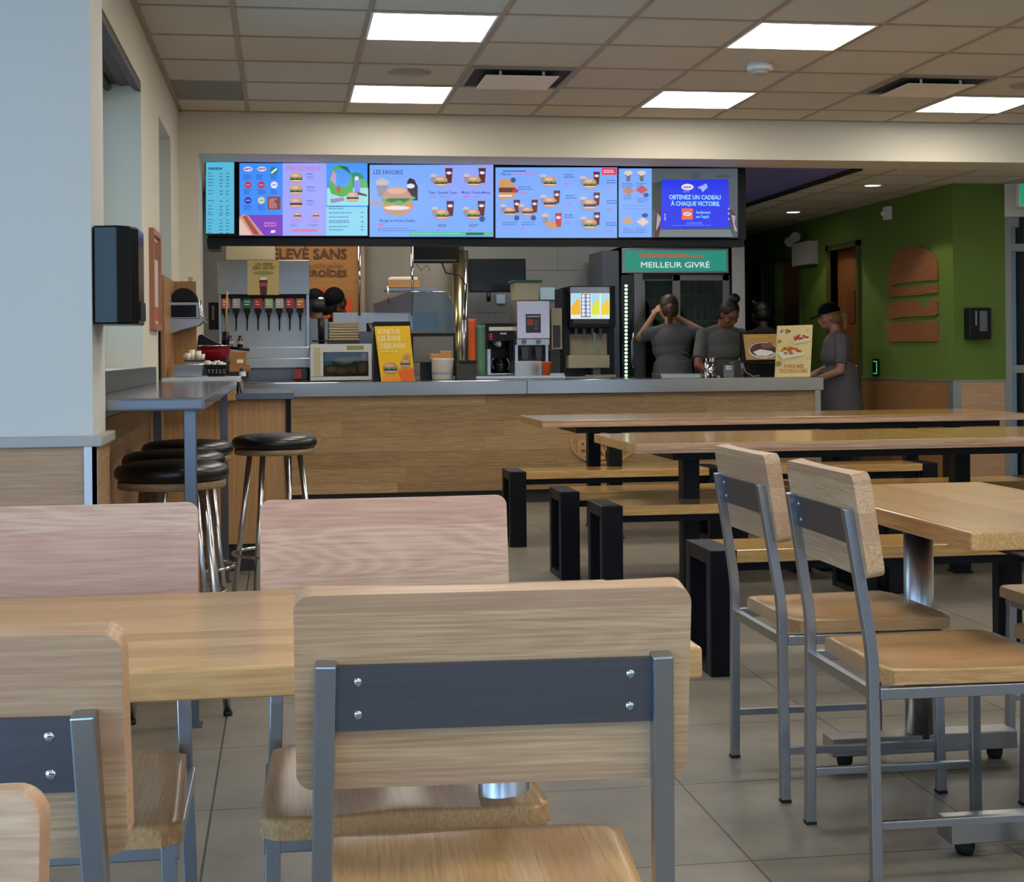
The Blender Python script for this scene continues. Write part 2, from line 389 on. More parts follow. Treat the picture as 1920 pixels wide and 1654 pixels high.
for h in holes_front:
    window_frame(k, 'y', FRONTY-.1, h); k += 1
    portal(((h[0]+h[1])/2, FRONTY-.02, (h[2]+h[3])/2), (PI/2, 0, 0), h[1]-h[0]-.1, h[3]-h[2]-.1, 44 if h[0] < -1 else (7 if h[0] < 3 else 14))
for h in holes_left:
    window_frame(k, 'x', LEFTX-.1, h); k += 1
    portal((LEFTX-.02, (h[0]+h[1])/2, (h[2]+h[3])/2), (PI/2, 0, -PI/2), h[1]-h[0]-.1, h[3]-h[2]-.1, 64 if h[0] < 1 else 26)
# two windows in the left wall
for k_, (y0, y1) in ((1, (4.95, 7.08)), (2, (8.08, 8.91))):
    b = MB()
    for (u0, u1, w0, w1) in ((y0, y0+.04, zb, zt+.05), (y1-.04, y1, zb, zt+.05), (y0+.04, y1-.04, zb, zb+.04), (y0+.04, y1-.04, zt, zt+.05)):
        b.box(-.94, u0, w0, -.89, u1, w1)
    f = struct(b.build('window_%d' % k_, STEELD))
    g = MB(); g.box(-.925, y0+.04, zb+.04, -.917, y1-.04, zt); g.build('pane', GLASS, f)
    portal((-.96, (y0+y1)/2, (zb+zt)/2), (PI/2, 0, -PI/2), y1-y0-.1, zt-zb-.1, 34 if k_ == 1 else 4)
# wainscot on the pier and left wall
b = MB()
b.box(LEFTX, 4.335, .1, -.56, 4.35, .915); b.build('x') if False else None
o = struct(b.build('trim_2', W_WAINX)); o['label'] = 'pale oak wainscot on the pier'
b = MB(); b.box(-.54, 4.35, .1, -.528, 4.65, .915); struct(b.build('trim_3', W_WAINY))
b = MB(); b.box(LEFTX, 4.318, .915, -.512, 4.35, .945, bev=.004); b.box(-.54, 4.35, .915, -.512, 4.665, .945, bev=.004); struct(b.build('trim_4', mat('grey_cap', (175, 172, 165), .5)))
b = MB(); b.box(-.562, 4.322, .1, -.528, 4.335, .915); b.box(-.54, 4.322, .1, -.528, 4.35, .915); struct(b.build('trim_5', mat('white_metal_corner', (215, 222, 232), .35)))
b = MB(); b.box(-.65, 4.66, .1, -.638, 8.1, .945); struct(b.build('trim_6', W_WAINY))
b = MB(); b.box(LEFTX, 4.33, 0, -.53, 4.35, .1); b.box(-.65, 4.65, 0, -.635, 8.1, .1); struct(b.build('baseboard_left', DKGREY))
# kitchen shell
b = MB(); b.box(-.95, 10.0, 0, -.75, 14.3, 2.8); struct(b.build('wall_kitchen_left', WALLC))
b = MB(); b.box(-.95, 14.3, 0, 4.35, 14.5, 2.8); struct(b.build('wall_kitchen_back', KWALL))
b = MB(); b.box(-.95, 10.0, 2.72, 4.03, 14.5, 2.8); struct(b.build('ceiling_kitchen', TILEW))
b = MB(); b.box(2.9, 10.06, LOW+.005, 4.0, 12.9, LOW+.05); o = struct(b.build('ceiling_soffit', NAVY)); 
b = MB(); b.box(4.0, 10.0, LOW-.012, 4.07, 12.95, LOW+.3); b.box(2.9, 12.9, LOW-.0, 4.07, 12.95, LOW+.3); struct(b.build('trim_7', BLACKM))
# lower ceiling over the corridor
b = MB(); b.box(4.03, 10.0, LOW, RIGHTX+.3, 19, LOW+.1); struct(b.build('ceiling_corridor', TILEW))
b = MB()
for i in range(0, 4):
    x = 4.32+i*.61; b.box(x-.01, 10.0, LOW-.004, x+.01, 18.9, LOW+.01)
for j in range(0, 15):
    y = 10.35+j*.61; b.box(4.08, y-.01, LOW-.0035, 5.13 if y > 10.8 else RIGHTX, y+.01, LOW+.01)
struct(b.build('trim_8', GRIDM))
b = MB(); b.box(4.25, 18.9, 0, 5.3, 19, 2.6); struct(b.build('wall_corridor_end', GREEN))
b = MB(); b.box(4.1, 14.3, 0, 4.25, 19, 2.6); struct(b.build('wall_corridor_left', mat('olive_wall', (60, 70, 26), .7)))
# green wall: side running away, face towards the room
doors = [(12.72, 13.42), (14.25, 14.95), (15.45, 16.15)]
b = MB(); cur = 10.82
for (a, c) in doors:
    b.box(5.13, cur, 0, 5.56, a, LOW+.05); b.box(5.13, a, 2.11, 5.56, c, LOW+.05); cur = c
b.box(5.13, cur, 0, 5.56, 19, LOW+.05)
struct(b.build('wall_green', GREEN))
for k_, (a, c) in enumerate(doors):
    b = MB(); b.box(5.2, a, 0, 5.25, c, 2.11); d = struct(b.build('door_%d' % (k_+2), W_DOOR))
    f = MB(); f.box(5.1, a-.05, 0, 5.26, a, 2.16); f.box(5.1, c, 0, 5.26, c+.05, 2.16); f.box(5.1, a-.05, 2.11, 5.26, c+.05, 2.16); f.build('door_frame', mat('green_brown_frame', (70, 72, 24), .5), d)
    h = MB(); h.cyl((5.2, a+.08, 1.02), (5.14, a+.08, 1.02), .012, n=10); h.cyl((5.145, a+.08, 1.02), (5.145, a+.2, 1.02), .01, n=10); h.build('door_handle', STEEL, d)
    pl = MB(); pl.box(5.19, (a+c)/2-.09, 1.42, 5.2, (a+c)/2+.09, 1.72); pl.build('door_plaque', mat('plaque_brown', (96, 48, 22), .5), d)
b = MB(); b.box(5.118, 10.9, .1, 5.13, 12.66, .915); struct(b.build('trim_9', wood('oak_wainscot_dark', (160, 116, 72), (130, 90, 54), g=1, s=2, w=1.3, rough=.5, tone=.02, fig=.2)))
b = MB(); b.box(5.18, 10.808, .1, 5.54, 10.82, .915); struct(b.build('trim_10', W_WAINX))
b = MB(); b.box(5.112, 10.8, .915, 5.13, 12.66, .93); b.box(5.112, 10.802, .915, 5.56, 10.82, .93)
b.box(5.112, 10.802, .0, 5.13, 10.88, .915); b.box(5.13, 10.804, 0, 5.18, 10.82, .915); b.box(5.54, 10.804, 0, 5.56, 10.82, .93)
struct(b.build('trim_11', mat('aluminium_trim', (150, 154, 158), .35, .6)))
b = MB(); b.box(5.118, 10.9, 0, 5.13, 12.66, .1); b.box(5.18, 10.808, 0, 5.54, 10.82, .1); struct(b.build('baseboard_right', DKGREY))
# glazed entrance at the right
b = MB(); b.box(5.56, 10.82, 2.2, RIGHTX+.3, 11.0, LOW+.05); struct(b.build('wall_header', WALLC))
b = MB()
AL = mat('door_aluminium', (150, 154, 158), .35, .5)
b.box(5.56, 10.82, 0, 5.61, 10.95, 2.2, AL); b.box(5.70, 10.85, 0, 5.735, 10.92, 2.2, mat('black_mullion', (10, 10, 12), .4))
b.box(5.61, 10.86, 2.12, RIGHTX, 10.94, 2.2, AL); b.box(5.61, 10.84, 1.93, RIGHTX, 10.94, 1.99, AL); b.box(5.61, 10.84, .98, RIGHTX, 10.94, 1.04, AL); b.box(5.74, 10.86, 0, 5.78, 10.94, 2.2, AL)
b.box(5.61, 10.84, 0, RIGHTX, 10.94, .12, AL)
d = struct(b.build('door_1'))
b = MB(); b.box(5.61, 10.885, .12, 5.70, 10.895, 2.12); b.box(5.78, 10.885, .12, RIGHTX, 10.895, 2.12); b.build('pane', GLASS, d)
b = MB(); b.box(5.56, 12.5, 0, RIGHTX+.3, 12.6, 2.6); struct(b.build('wall_vestibule', mat('vestibule_wall', (170, 172, 176), .7)))
# ================================================= ceiling fittings
def light_panel(cx, cy, z=CEIL, s=.61, lab='x', grp='square ceiling light panels'):
    t = thing('ceiling_light', lab, 'ceiling light', (cx, cy, z), 0, grp)
    b = MB(); h = s/2-.012
    for (a, c, d_, e) in ((-h, -h, h, -h+.012), (-h, h-.012, h, h), (-h, -h+.012, -h+.012, h-.012), (h-.012, -h+.012, h, h-.012)):
        b.box(cx+a, cy+c, z-.008, cx+d_, cy+e, z+.001)
    b.build('light_frame', WHITE, t)
    b = MB(); b.box(cx-h+.012, cy-h+.012, z-.006, cx+h-.012, cy+h-.012, z+.001); b.build('diffuser', PANELLIGHT, t)
    return t
labs = {(0, 0): 'bright square light panel nearest the left, in the near row of the ceiling', (0, 1): 'bright square light panel in the far row, behind the round ceiling speaker at left',
        (1, 0): 'bright square light panel beside the smoke detector, near row', (1, 1): 'bright square light panel in the far row, behind the smoke detector', (2, 1): 'bright square light panel in the far row, at the right edge of the ceiling',
        (2, 0): 'bright square ceiling light panel out at the right, near row'}
for i, x in enumerate((.698, 2.528, 4.358)):
    for j, y in enumerate((7.013, 8.843)):
        light_panel(x, y, lab=labs[(i, j)])
for x in (.698, 2.528, 4.358):
    for y in (-1.527, .303, 2.133, 3.963 if x > -.5 else 3.353, 5.183):
        if x < 0 and y > 4: continue
        light_panel(x, y if y != 3.963 else 3.353, lab='bright square ceiling light panel above the seating area, out of the frame', grp='ceiling light panels over the near seats') if y in (-1.527, .303, 2.133, 3.353) or y == 5.183 else None
def vent(cx, cy, lab):
    t = thing('ceiling_vent', lab, 'ceiling vent', (cx, cy, CEIL), 0)
    b = MB(); h = .293
    b.box(cx-h, cy-h, CEIL-.004, cx+h, cy+h, CEIL-.001); b.build('vent_recess', mat('vent_dark', (52, 46, 40), .8), t)
    b = MB()
    for (a, c, d_, e) in ((-h, -h, h, -h+.022), (-h, h-.022, h, h), (-h, -h+.022, -h+.022, h-.022), (h-.022, -h+.022, h, h-.022)):
        b.box(cx+a, cy+c, CEIL-.012, cx+d_, cy+e, CEIL-.004)
    b.build('vent_frame', mat('vent_metal', (150, 142, 126), .5), t)
    b = MB(); b.box(cx-.205, cy-.205, CEIL-.035, cx+.205, cy+.205, CEIL-.03)
    b.build('vent_plate', mat('vent_plate', (240, 230, 210), .5), t)
    for sx in (-.12, .12):
        for sy in (-.19, .19): b = MB(); b.cyl((cx+sx, cy+sy, CEIL-.031), (cx+sx, cy+sy, CEIL-.003), .008, n=8); b.build('vent_bracket', WHITE, t)
vent(1.308, 8.233, 'square air vent with a hanging plate, left of the smoke detector')
vent(3.748, 8.233, 'square air vent with a hanging plate, at the right of the ceiling')
b = MB(); b.box(-.62, 8.55, CEIL-.006, -.23, 9.136, CEIL+.001)
tag(b.build('ceiling_grille', (lambda: (lambda m: m)(mat('grille', (128, 126, 116), .6, .3, .35, 160)))()), 'grey perforated return air grille in the ceiling corner', 'ceiling vent')
for (cx, cy, lab) in ((.698, 8.16, 'round flush ceiling speaker between two light panels at the left'), (4.358, 8.16, 'round flush ceiling speaker at the right edge')):
    t = thing('ceiling_speaker', lab, 'speaker', (cx, cy, CEIL)); b = MB(); b.lathe([(0, -.012), (.105, -.011), (.118, -.004), (.12, 0)], (cx, cy, CEIL)); b.build('speaker_grille', mat('speaker_grille', (160, 152, 138), .6, 0, .2, 300), t)
t = thing('smoke_detector', 'white round smoke detector on the ceiling', 'smoke detector', (2.56, 7.72, CEIL))
b = MB(); b.lathe([(.0, 0), (.07, 0), (.072, -.03), (.066, -.036), (0, -.036)], (2.56, 7.72, CEIL), 28); b.build('detector_base', WHITE, t)
b = MB(); b.lathe([(0, -.036), (.045, -.036), (.048, -.052), (.035, -.058), (0, -.058)], (2.56, 7.72, CEIL), 24); b.build('detector_head', mat('detector_grey', (170, 168, 160), .5), t)
for (x, y, lab) in ((P(1486, 386, 13.2).x, 13.18, 'small round recessed downlight, the farther one, near the hanging screens'), (P(1636, 342, 11.0).x, 11.0, 'small round recessed downlight nearer the bulkhead')):
    t = thing('downlight', lab, 'downlight', (x, y, LOW), 0, 'corridor downlights')
    b = MB(); b.lathe([(.06, -.004), (.075, -.006), (.078, 0)], (x, y, LOW)); b.build('downlight_ring', WHITE, t)
    b = MB(); b.lathe([(0, -.003), (.06, -.003)], (x, y, LOW)); b.build('downlight_lens', emat('downlight_glow', (255, 246, 225), 10), t)
    l = bpy.data.lights.new('downlight_lamp', 'SPOT'); l.energy = 16; l.spot_size = 1.9; l.color = (1, .9, .74); l.shadow_soft_size = .05
    lo = bpy.data.objects.new('downlight_lamp', l); COL.objects.link(lo); lo.location = (x, y, LOW-.02)
# ================================================= seating
CH = dict(Wt=.384, Wf=.434, D=.424, zt=.822, L=.05, zb=.5)
def make_chair(steel=STEEL):
    t = thing('dining_chair', '-', 'chair')
    tb = .024
    for sx, nm in ((-1, 'rear_post'), (1, 'rear_post')):
        b = MB(); xt, xf = sx*CH['Wt']/2, sx*CH['Wf']/2; pts = [(xf, 0, .006)]
        zb = CH['zb']
        def X(z): return xf + (xt-xf)*min(1, z/CH['zt'])
        pts.append((X(.44), 0, .44))
        for q in (.47, .49, .51, .535): pts.append((X(q), -CH['L']*max(0, (q-.475))**1.35*4.3, q))
        pts.append((xt, -CH['L'], CH['zt']))
        b.sweep(pts, tb, tb, up=(0, 1, 0)); b.build(nm, steel, t, bevel=.0022)
        b = MB(); b.box(xf-.013, -.013, 0, xf+.013, .013, .007); b.build('foot_cap', RUBBER, t)
        b = MB(); b.sweep([(sx*.212, CH['D']+.006, .006), (sx*.205, CH['D'], .425)], tb, tb, up=(0, 1, 0)); b.build('front_leg', steel, t, bevel=.0022)
        b = MB(); b.box(sx*.212-.013, CH['D']-.007, 0, sx*.212+.013, CH['D']+.019, .007); b.build('foot_cap', RUBBER, t)
        b = MB(); b.box(sx*.21-.011, .012, .405, sx*.21+.011, CH['D']+.012, .43); b.build('side_rail', steel, t, bevel=.0018)
        b = MB(); b.sweep([(sx*.2135, .011, .13), (sx*.2095, CH['D']-.008, .13)], .016, .018, up=(0, 0, 1)); b.build('stretcher', steel, t, bevel=.0015)
    for y in (.0, CH['D']): 
        b = MB(); b.box(-.198, y-.01, .405, .198, y+.01, .43); b.build('cross_rail', steel, t, bevel=.0018)
    # seat board, softly saddled
    b = MB(); NU, NV = 28, 20; top = {}; bot = {}
    v0, v1 = .028, .466
    for i in range(NU+1):
        for j in range(NV+1):
            fu, fv = i/NU*2-1, j/NV
            y = v0+(v1-v0)*fv
            hw = .207+.02*fv; r = .03
            dy = min(y-v0, v1-y); ins = r-math.sqrt(max(0, r*r-(r-dy)**2)) if dy < r else 0
            x = fu*(hw-ins)
            sc = .012*math.sin(PI*min(1, max(0, fv*1.02)))**.5*(math.cos(abs(fu)*PI*1.0-PI*.5*1.1)**2)*(1 if abs(fu) < .97 else .6)
            ed = .004*max(0, abs(fu)-.9)/.1 + .004*max(0, fv-.93)/.07
            top[i, j] = b.bm.verts.new((x, y, .468-sc-ed)); bot[i, j] = b.bm.verts.new((x, y, .434))
    for i in range(NU):
        for j in range(NV):
            f = b.bm.faces.new((top[i, j], top[i+1, j], top[i+1, j+1], top[i, j+1])); f.smooth = True
            b.bm.faces.new((bot[i, j+1], bot[i+1, j+1], bot[i+1, j], bot[i, j]))
    for i in range(NU):
        for j in (0, NV): b.bm.faces.new((top[i, j], top[i+1, j], bot[i+1, j], bot[i, j]))
    for j in range(NV):
        for i in (0, NU): b.bm.faces.new((top[i, j], top[i, j+1], bot[i, j+1], bot[i, j]))
    b.build('seat', W_SEAT, t)
    # backboard: flat behind, hollowed in front, leaning with the posts
    ang = math.atan2(CH['L'], CH['zt']-CH['zb']); R = Matrix.Rotation(ang, 3, 'X')
    def lean(x, d, w): # d forward of the post line, w height measured up the lean
        v = R @ Vector((0, d, w)); return Vector((x, v.y+.0, .5+v.z))
    w_ = .456; H0, H1 = .170, .402; th = .040
    rc = .02; ends = [w_/2-rc*(1-math.cos(PI/2*i/8)) for i in range(9)]; mid_ = [(w_/2-rc)*(1-i/12) for i in range(1, 25)]
    cols = sorted(ends+mid_+[-e_ for e_ in ends]); cols = [c_ for i, c_ in enumerate(cols) if i == 0 or c_-cols[i-1] > 1e-6]; NC = len(cols)-1; b = MB(); rows = 8; F, Bk = {}, {}
    for i, x in enumerate(cols):
        e = w_/2-abs(x); ins = rc-math.sqrt(max(0, rc*rc-(rc-e)**2)) if e < rc else 0
        for j in range(rows+1):
            w = H0+ins+(H1-H0-2*ins)*j/rows
            dep = th-.014*(1-(x/(w_/2))**2)
            F[i, j] = b.bm.verts.new(lean(x, .010+dep, w)); Bk[i, j] = b.bm.verts.new(lean(x, .010, w))
    for i in range(NC):
        for j in range(rows):
            f = b.bm.faces.new((F[i, j], F[i, j+1], F[i+1, j+1], F[i+1, j])); f.smooth = True
            b.bm.faces.new((Bk[i, j], Bk[i+1, j], Bk[i+1, j+1], Bk[i, j+1]))
        b.bm.faces.new((F[i, 0], F[i+1, 0], Bk[i+1, 0], Bk[i, 0])); b.bm.faces.new((Bk[i, rows], Bk[i+1, rows], F[i+1, rows], F[i, rows]))
    for j in range(rows):
        b.bm.faces.new((F[0, j+1], F[0, j], Bk[0, j], Bk[0, j+1])); b.bm.faces.new((F[NC, j], F[NC, j+1], Bk[NC, j+1], Bk[NC, j]))
    b.build('backboard', W_CHAIR, t, bevel=.003)
    b = MB(); hb0, hb1 = .243, .320
    q = [lean(-.182, .003, hb0), lean(.182, .003, hb0), lean(.182, .003, hb1), lean(-.182, .003, hb1)]
    n = (lean(0, 1, 0)-lean(0, 0, 0))
    b.prism(q, n*.006); band = b.build('back_band', BAND, t)
    for x in (-.157, .157):
        for w in (.262, .301):
            b = MB(); c = lean(x, .004, w); b.ball(c, (.0058, .0036, .0058), n=12); b.build('screw', CHROME, band)
    return t
BAND = brushed('dark_steel_band', (122, 126, 138), .38, axis=0, var=.12)
chair0 = make_chair(); first = [True]
CHAIR_LIGHT = []
def place_chair(x, y, a, lab, grp=None):
    t = chair0 if first[0] else copy_tree(chair0); first[0] = False
    t.location = (x, y, 0); t.rotation_euler = (0, 0, a-PI/2); tag(t, lab, 'chair', 'wooden dining chairs')
    return t
R = math.radians
place_chair(.238, 1.722, 1.518, 'wooden chair with steel back band, large in the centre foreground, seen from behind')
place_chair(-.385, 1.555, R(86.5), 'wooden chair at the left edge with its back turned, near side of the front table')
place_chair(-.378, .93, R(-90), 'wooden chair corner at the bottom left, nearest of all, only its rounded top corner showing')
cx2 = P(724.5, 960, 2.70).x
c2 = place_chair(cx2, 2.735, R(-90), 'wooden chair facing us across the front table, pinkish figured backboard, middle of picture')
c3 = place_chair(-.385, 2.735, R(-90), 'wooden chair facing us across the front table, at the left edge of the picture')
place_chair(1.274, 3.905, 0, 'wooden chair seen from behind at the right table, the farther of the two')
place_chair(1.272, 3.292, R(-1), 'wooden chair seen from behind at the right table, the nearer of the two')
place_chair(2.56, 3.93, PI, 'wooden chair beyond the right table, upper of two seat corners at the right edge')
place_chair(2.30, 3.345, PI, 'wooden chair beyond the right table, lower of two seat corners at the right edge')
for c_ in (c2, c3):
    for o in c_.children:
        if o.name.startswith('backboard'): o.material_slots[0].link = 'OBJECT'; o.material_slots[0].material = W_PINK
def base_unit(t, cx, cy, L, axis, ztop):
    b = MB(); b.cyl((cx, cy, .06), (cx, cy, ztop), .0415, n=32); b.build('column', STEELV, t)
    b = MB()
    if axis == 'x': b.box(cx-L/2, cy-.04, .035, cx+L/2, cy+.04, .085)
    else: b.box(cx-.04, cy-L/2, .035, cx+.04, cy+L/2, .085)
    b.build('base_beam', STEELX, t, bevel=.003)
    for s in (-1, 1):
        p = (cx+s*(L/2-.05), cy) if axis == 'x' else (cx, cy+s*(L/2-.05))
        b = MB(); b.lathe([(0, 0), (.018, 0), (.022, .012), (.024, .036), (0, .036)], (p[0], p[1], 0), 16); b.build('glide', RUBBER, t)
    b = MB(); b.box(cx-.14, cy-.14, ztop-.006, cx+.14, cy+.14, ztop); b.build('mounting_plate', BLACKM, t)
t = thing('dining_table', 'pale butcher block table in the left foreground, on round steel columns', 'table', (-.035, 2.37, 0))
b = MB(); b.box(-.645, 2.04, .704, .585, 2.685, .75, bev=.006, seg=3); b.build('tabletop', W_TOPX, t)
for x in (.345, -.415): base_unit(t, x, 2.37, .55, 'y', .703)
t = thing('dining_table', 'pale butcher block table at the right, chairs on both sides, steel column below', 'table', (1.86, 3.8, 0))
b = MB(); b.box(1.55, 3.185, .706, 2.17, 4.40, .75, bev=.004, seg=2); b.build('tabletop', W_TOPY, t)
for y in (3.98, 3.235): base_unit(t, 1.775, y, .55, 'x', .705)
# communal tables
def communal(y0, y1, lab, legs, beamx, beamy, seam):
    t = thing('communal_table', lab, 'table', (3.17, (y0+y1)/2, 0))
    b = MB(); b.box(1.575, y0, .705, seam-.0015, y1, .75, bev=.003); b.build('tabletop', W_COMM, t)
    b = MB(); b.box(seam+.0015, y0, .705, 4.77, y1, .75, bev=.003); b.build('tabletop', W_COMM, t)
    b = MB(); b.box(1.576, y0-.0012, .7075, 4.769, y0, .7475); b.build('front_edging', W_PLYE, t)
    b = MB(); ya, yb = beamy
    for y in (ya, yb): b.box(beamx[0], y-.04, .665, beamx[1], y+.04, .705)
    for x in (beamx[0], beamx[1]-.08): b.box(x, ya+.04, .665, x+.08, yb-.04, .705)
    b.build('underframe', BLACKM, t, bevel=.003)
    b = MB(); b.box(beamx[0]-.1, ya-.02, .699, beamx[0], ya+.2, .705); b.build('bracket_plate', BLACKM, t)
    for (x, y) in legs:
        b = MB(); b.box(x-.042, y-.042, .006, x+.042, y+.042, .666); lg = b.build('leg', BLACKM, t, bevel=.003)
        b = MB(); b.box(x-.05, y-.05, 0, x+.05, y+.05, .008); b.build('leg_plate', BLACKM, t)
communal(9.02, 9.86, 'long communal wood table nearest the service counter, on black legs', [(2.05, 9.76), (2.05, 9.12), (4.3, 9.76), (4.3, 9.12)], (1.80, 4.62), (9.12, 9.76), 3.18)
communal(6.57, 7.48, 'long communal wood table in front of the other one, nearer to us, on black legs', [(1.95, 7.02), (3.5, 7.33)], (1.78, 4.6), (6.72, 7.33), 3.16)
def make_bench(L, H=.455, D=.33, tb=.10):
    t = thing('bench', '-', 'bench')
    for x in (0, L-tb):
        b = MB(); w = .055
        b.box(x, 0, 0, x+tb, w, H); b.box(x, D-w, 0, x+tb, D, H); b.box(x, w, H-w, x+tb, D-w, H); b.box(x, w, 0, x+tb, D-w, .03)
        b.build('bench_leg_frame', BLACKM, t, bevel=.004)
    b = MB(); b.box(tb, .005, H-.048, L-tb, D-.005, H-.002, bev=.003); b.build('bench_seat', W_COMM, t)
    b = MB(); b.box(tb-.001, .06, H-.085, L-tb+.001, .10, H-.049); b.box(tb-.001, D-.10, H-.085, L-tb+.001, D-.06, H-.049); b.build('seat_rail', BLACKM, t)
    return t
bn = make_bench(1.34); fb = [True]
def bench(x, y, lab):
    o = bn if fb[0] else copy_tree(bn); fb[0] = False; o.location = (x, y, 0); tag(o, lab, 'bench', 'wood topped benches'); return o
bench(1.335, 8.80, 'wood topped bench before the far communal table, its black end farthest left of all')
bench(2.72, 8.80, 'wood topped bench in front of the far communal table, right one')
bench(1.395, 7.47, 'wood topped bench with black end, on the far side of the nearer communal table')
bench(2.80, 7.50, 'wood topped bench on the far side of the nearer communal table, right one, mostly hidden')
bench(1.45, 6.725, 'wood topped bench with black end, tucked under the nearer communal table')
bench(2.85, 6.725, 'wood topped bench tucked under the nearer communal table, right one, mostly hidden')
b4 = bench(1.503, 5.14, 'wood topped bench with a big black end, nearest to us, behind the right hand chairs')
# bar stools
def make_stool():
    t = thing('bar_stool', '-', 'stool')
    b = MB(); b.lathe([(0, .735), (.172, .735), (.176, .74), (.176, .757), (.172, .76), (0, .76)], n=40); b.build('seat_base', wood('stool_ply', (168, 140, 108), (130, 102, 74), g=0, s=2, w=.2, tone=.02), t)
    b = MB(); b.lathe([(0, .762), (.172, .762), (.186, .775), (.187, .79), (.178, .806), (.15, .817), (.09, .823), (0, .824)], n=48); b.build('cushion', LEATH, t)
    for k_ in range(4):
        a = PI/4+k_*PI/2; c, s = math.cos(a), math.sin(a)
        b = MB(); b.cyl((c*.12, s*.12, .735), (c*.215, s*.215, .012), .0125, n=24); b.build('leg', CHROMEL, t)
        b = MB(); b.cyl((c*.216, s*.216, 0), (c*.216, s*.216, .014), .015, n=12); b.build('foot_cap', RUBBER, t)
    b = MB(); rr = .165; b.sweep([(rr*math.cos(2*PI*i/32)*1.13, rr*math.sin(2*PI*i/32)*1.13, .30) for i in range(33)], .007, n=8); b.build('foot_ring', CHROME, t)
    return t
st = make_stool(); fs = [True]
def stool(px, Y, lab, rz=0):
    o = st if fs[0] else copy_tree(st); fs[0] = False; p = P(px, 850, Y); o.location = (p.x, Y, 0); o.rotation_euler = (0, 0, rz); tag(o, lab, 'stool', 'black bar stools'); return o
stool(322, 5.02, 'black cushioned bar stool under the bar, nearest of the three in a row', .2)
stool(326, 5.58, 'black cushioned bar stool under the bar, middle of the three in a row', .3)
stool(352, 6.25, 'black cushioned bar stool under the bar, farthest of the three in a row', .1)
stool(515, 6.62, 'black cushioned bar stool standing alone to the right of the bar', .35)
# ================================================= bar along the left wall and the condiment station
t = thing('wall_bar', 'grey metal high bar table along the left window wall, on square steel legs', 'bar', (-.45, 6.3, 0))
b = MB(); b.box(-.648, 4.68, 1.0, -.245, 7.86, 1.04, bev=.008, seg=3); b.build('bar_top', mat('bar_laminate_metal', (150, 158, 172), .12, .6, .02), t)
for (x, y) in ((-.295, 4.78), (-.31, 7.78), (-.60, 7.25)):
    b = MB(); b.box(x-.019, y-.019, .006, x+.019, y+.019, 1.0); b.build('leg', STEELD, t, bevel=.002)
    b = MB(); b.box(x-.03, y-.03, 0, x+.03, y+.03, .008); b.build('leg_plate', STEELD, t)
t = thing('sill_ledge', 'low grey steel ledge on the bar against the window wall', 'ledge', (-.62, 6.3, 1.04))
b = MB(); b.box(-.648, 4.9, 1.0405, -.618, 7.42, 1.118, bev=.002); b.build('ledge_body', mat('ledge_steel', (92, 98, 104), .3, .7), t)
t = thing('condiment_station', 'oak condiment cabinet with steel edged counters and tall side board, behind the bar', 'cabinet', (-.3, 8.6, 0))
b = MB(); b.box(-.64, 8.14, .15, .03, 9.3, .93); b.build('cabinet_body', W_PANEL, t)
b = MB(); b.box(-.63, 8.17, 0, .02, 9.28, .15); b.build('kick_plate', DKGREY, t)
b = MB(); b.box(.008, 8.125, .15, .034, 8.145, .93); b.build('edge_trim', BLACKM, t)
ST_C = mat('station_counter', (120, 128, 140), .14, .65, .04)
b = MB(); b.box(-.26, 8.10, .93, .05, 9.3, .965, bev=.004); b.build('lower_counter', ST_C, t)
b = MB(); b.box(-.645, 8.02, 1.028, -.235, 8.7, 1.054, bev=.003); b.build('upper_counter', mat('white_counter_edge', (196, 208, 216), .3), t)
b = MB(); b.prism([(-.245, 8.02, 1.028), (-.245, 8.7, 1.028), (-.245, 8.7, .965), (-.245, 8.4, .965)], (.01, 0, 0)); b.build('shelf_bracket', STEEL, t)
b = MB(); b.box(-.645, 8.05, .93, -.26, 9.3, 1.028); b.build('counter_riser', W_PANEL, t)
b = MB(); b.box(-.645, 8.72, 1.055, -.50, 8.76, 1.60); b.box(-.645, 8.02, 1.055, -.625, 8.76, 1.60); b.build('side_board', wood('station_board', (176, 132, 86), (150, 108, 66), g=2, s=1, w=1, tone=.02, fig=.25), t)
b = MB(); b.box(-.65, 7.93, 1.04, -.64, 8.0, 1.58); b.build('edge_strip', BLACKM, t)
# cup shelf on the board
t = thing('wall_shelf', 'steel shelf with a slot front on the station side board', 'shelf', (-.45, 8.55, 1.4))
b = MB()
boxpx(b, 314, 567, 372, 597, 8.5, .25, STEEL)
b.mats or None
b.build('shelf_body', None, t)
b = MB(); boxpx(b, 319, 572, 368, 595, 8.496, .003); b.build('shelf_slot', BLACKG, t)
b = MB(); a = P(314, 598, 8.5); c = P(386, 598, 8.5); d = P(314, 628, 8.5)
b.prism([a, c, P(372, 610, 8.5), P(340, 618, 8.5), d], (0, .2, 0)); b.build('shelf_bracket', STEEL, t)
b = MB(); pts = [P(372, 560, 8.5), P(376, 590, 8.5), P(388, 606, 8.5)]; b.sweep(pts, .004, n=6); b.sweep([p+Vector((0, .2, 0)) for p in pts], .004, n=6); b.build('wire_guard', CHROME, t)
t = thing('napkin_holder', 'black domed napkin dispenser on the steel shelf', 'dispenser', P(346, 566, 8.6))
c = P(346, 566, 8.62); b = MB(); pr = [(.075*math.cos(PI*i/12), .075*math.sin(PI*i/12)) for i in range(13)]
b.prism([(c.x+x, c.y-.09, c.z+z) for x, z in pr], (0, .18, 0)); b.build('holder_body', BLACKP, t)
t = thing('wooden_paddle', 'pale wooden spoon standing behind the black napkin dispenser', 'spoon', P(352, 540, 8.75))
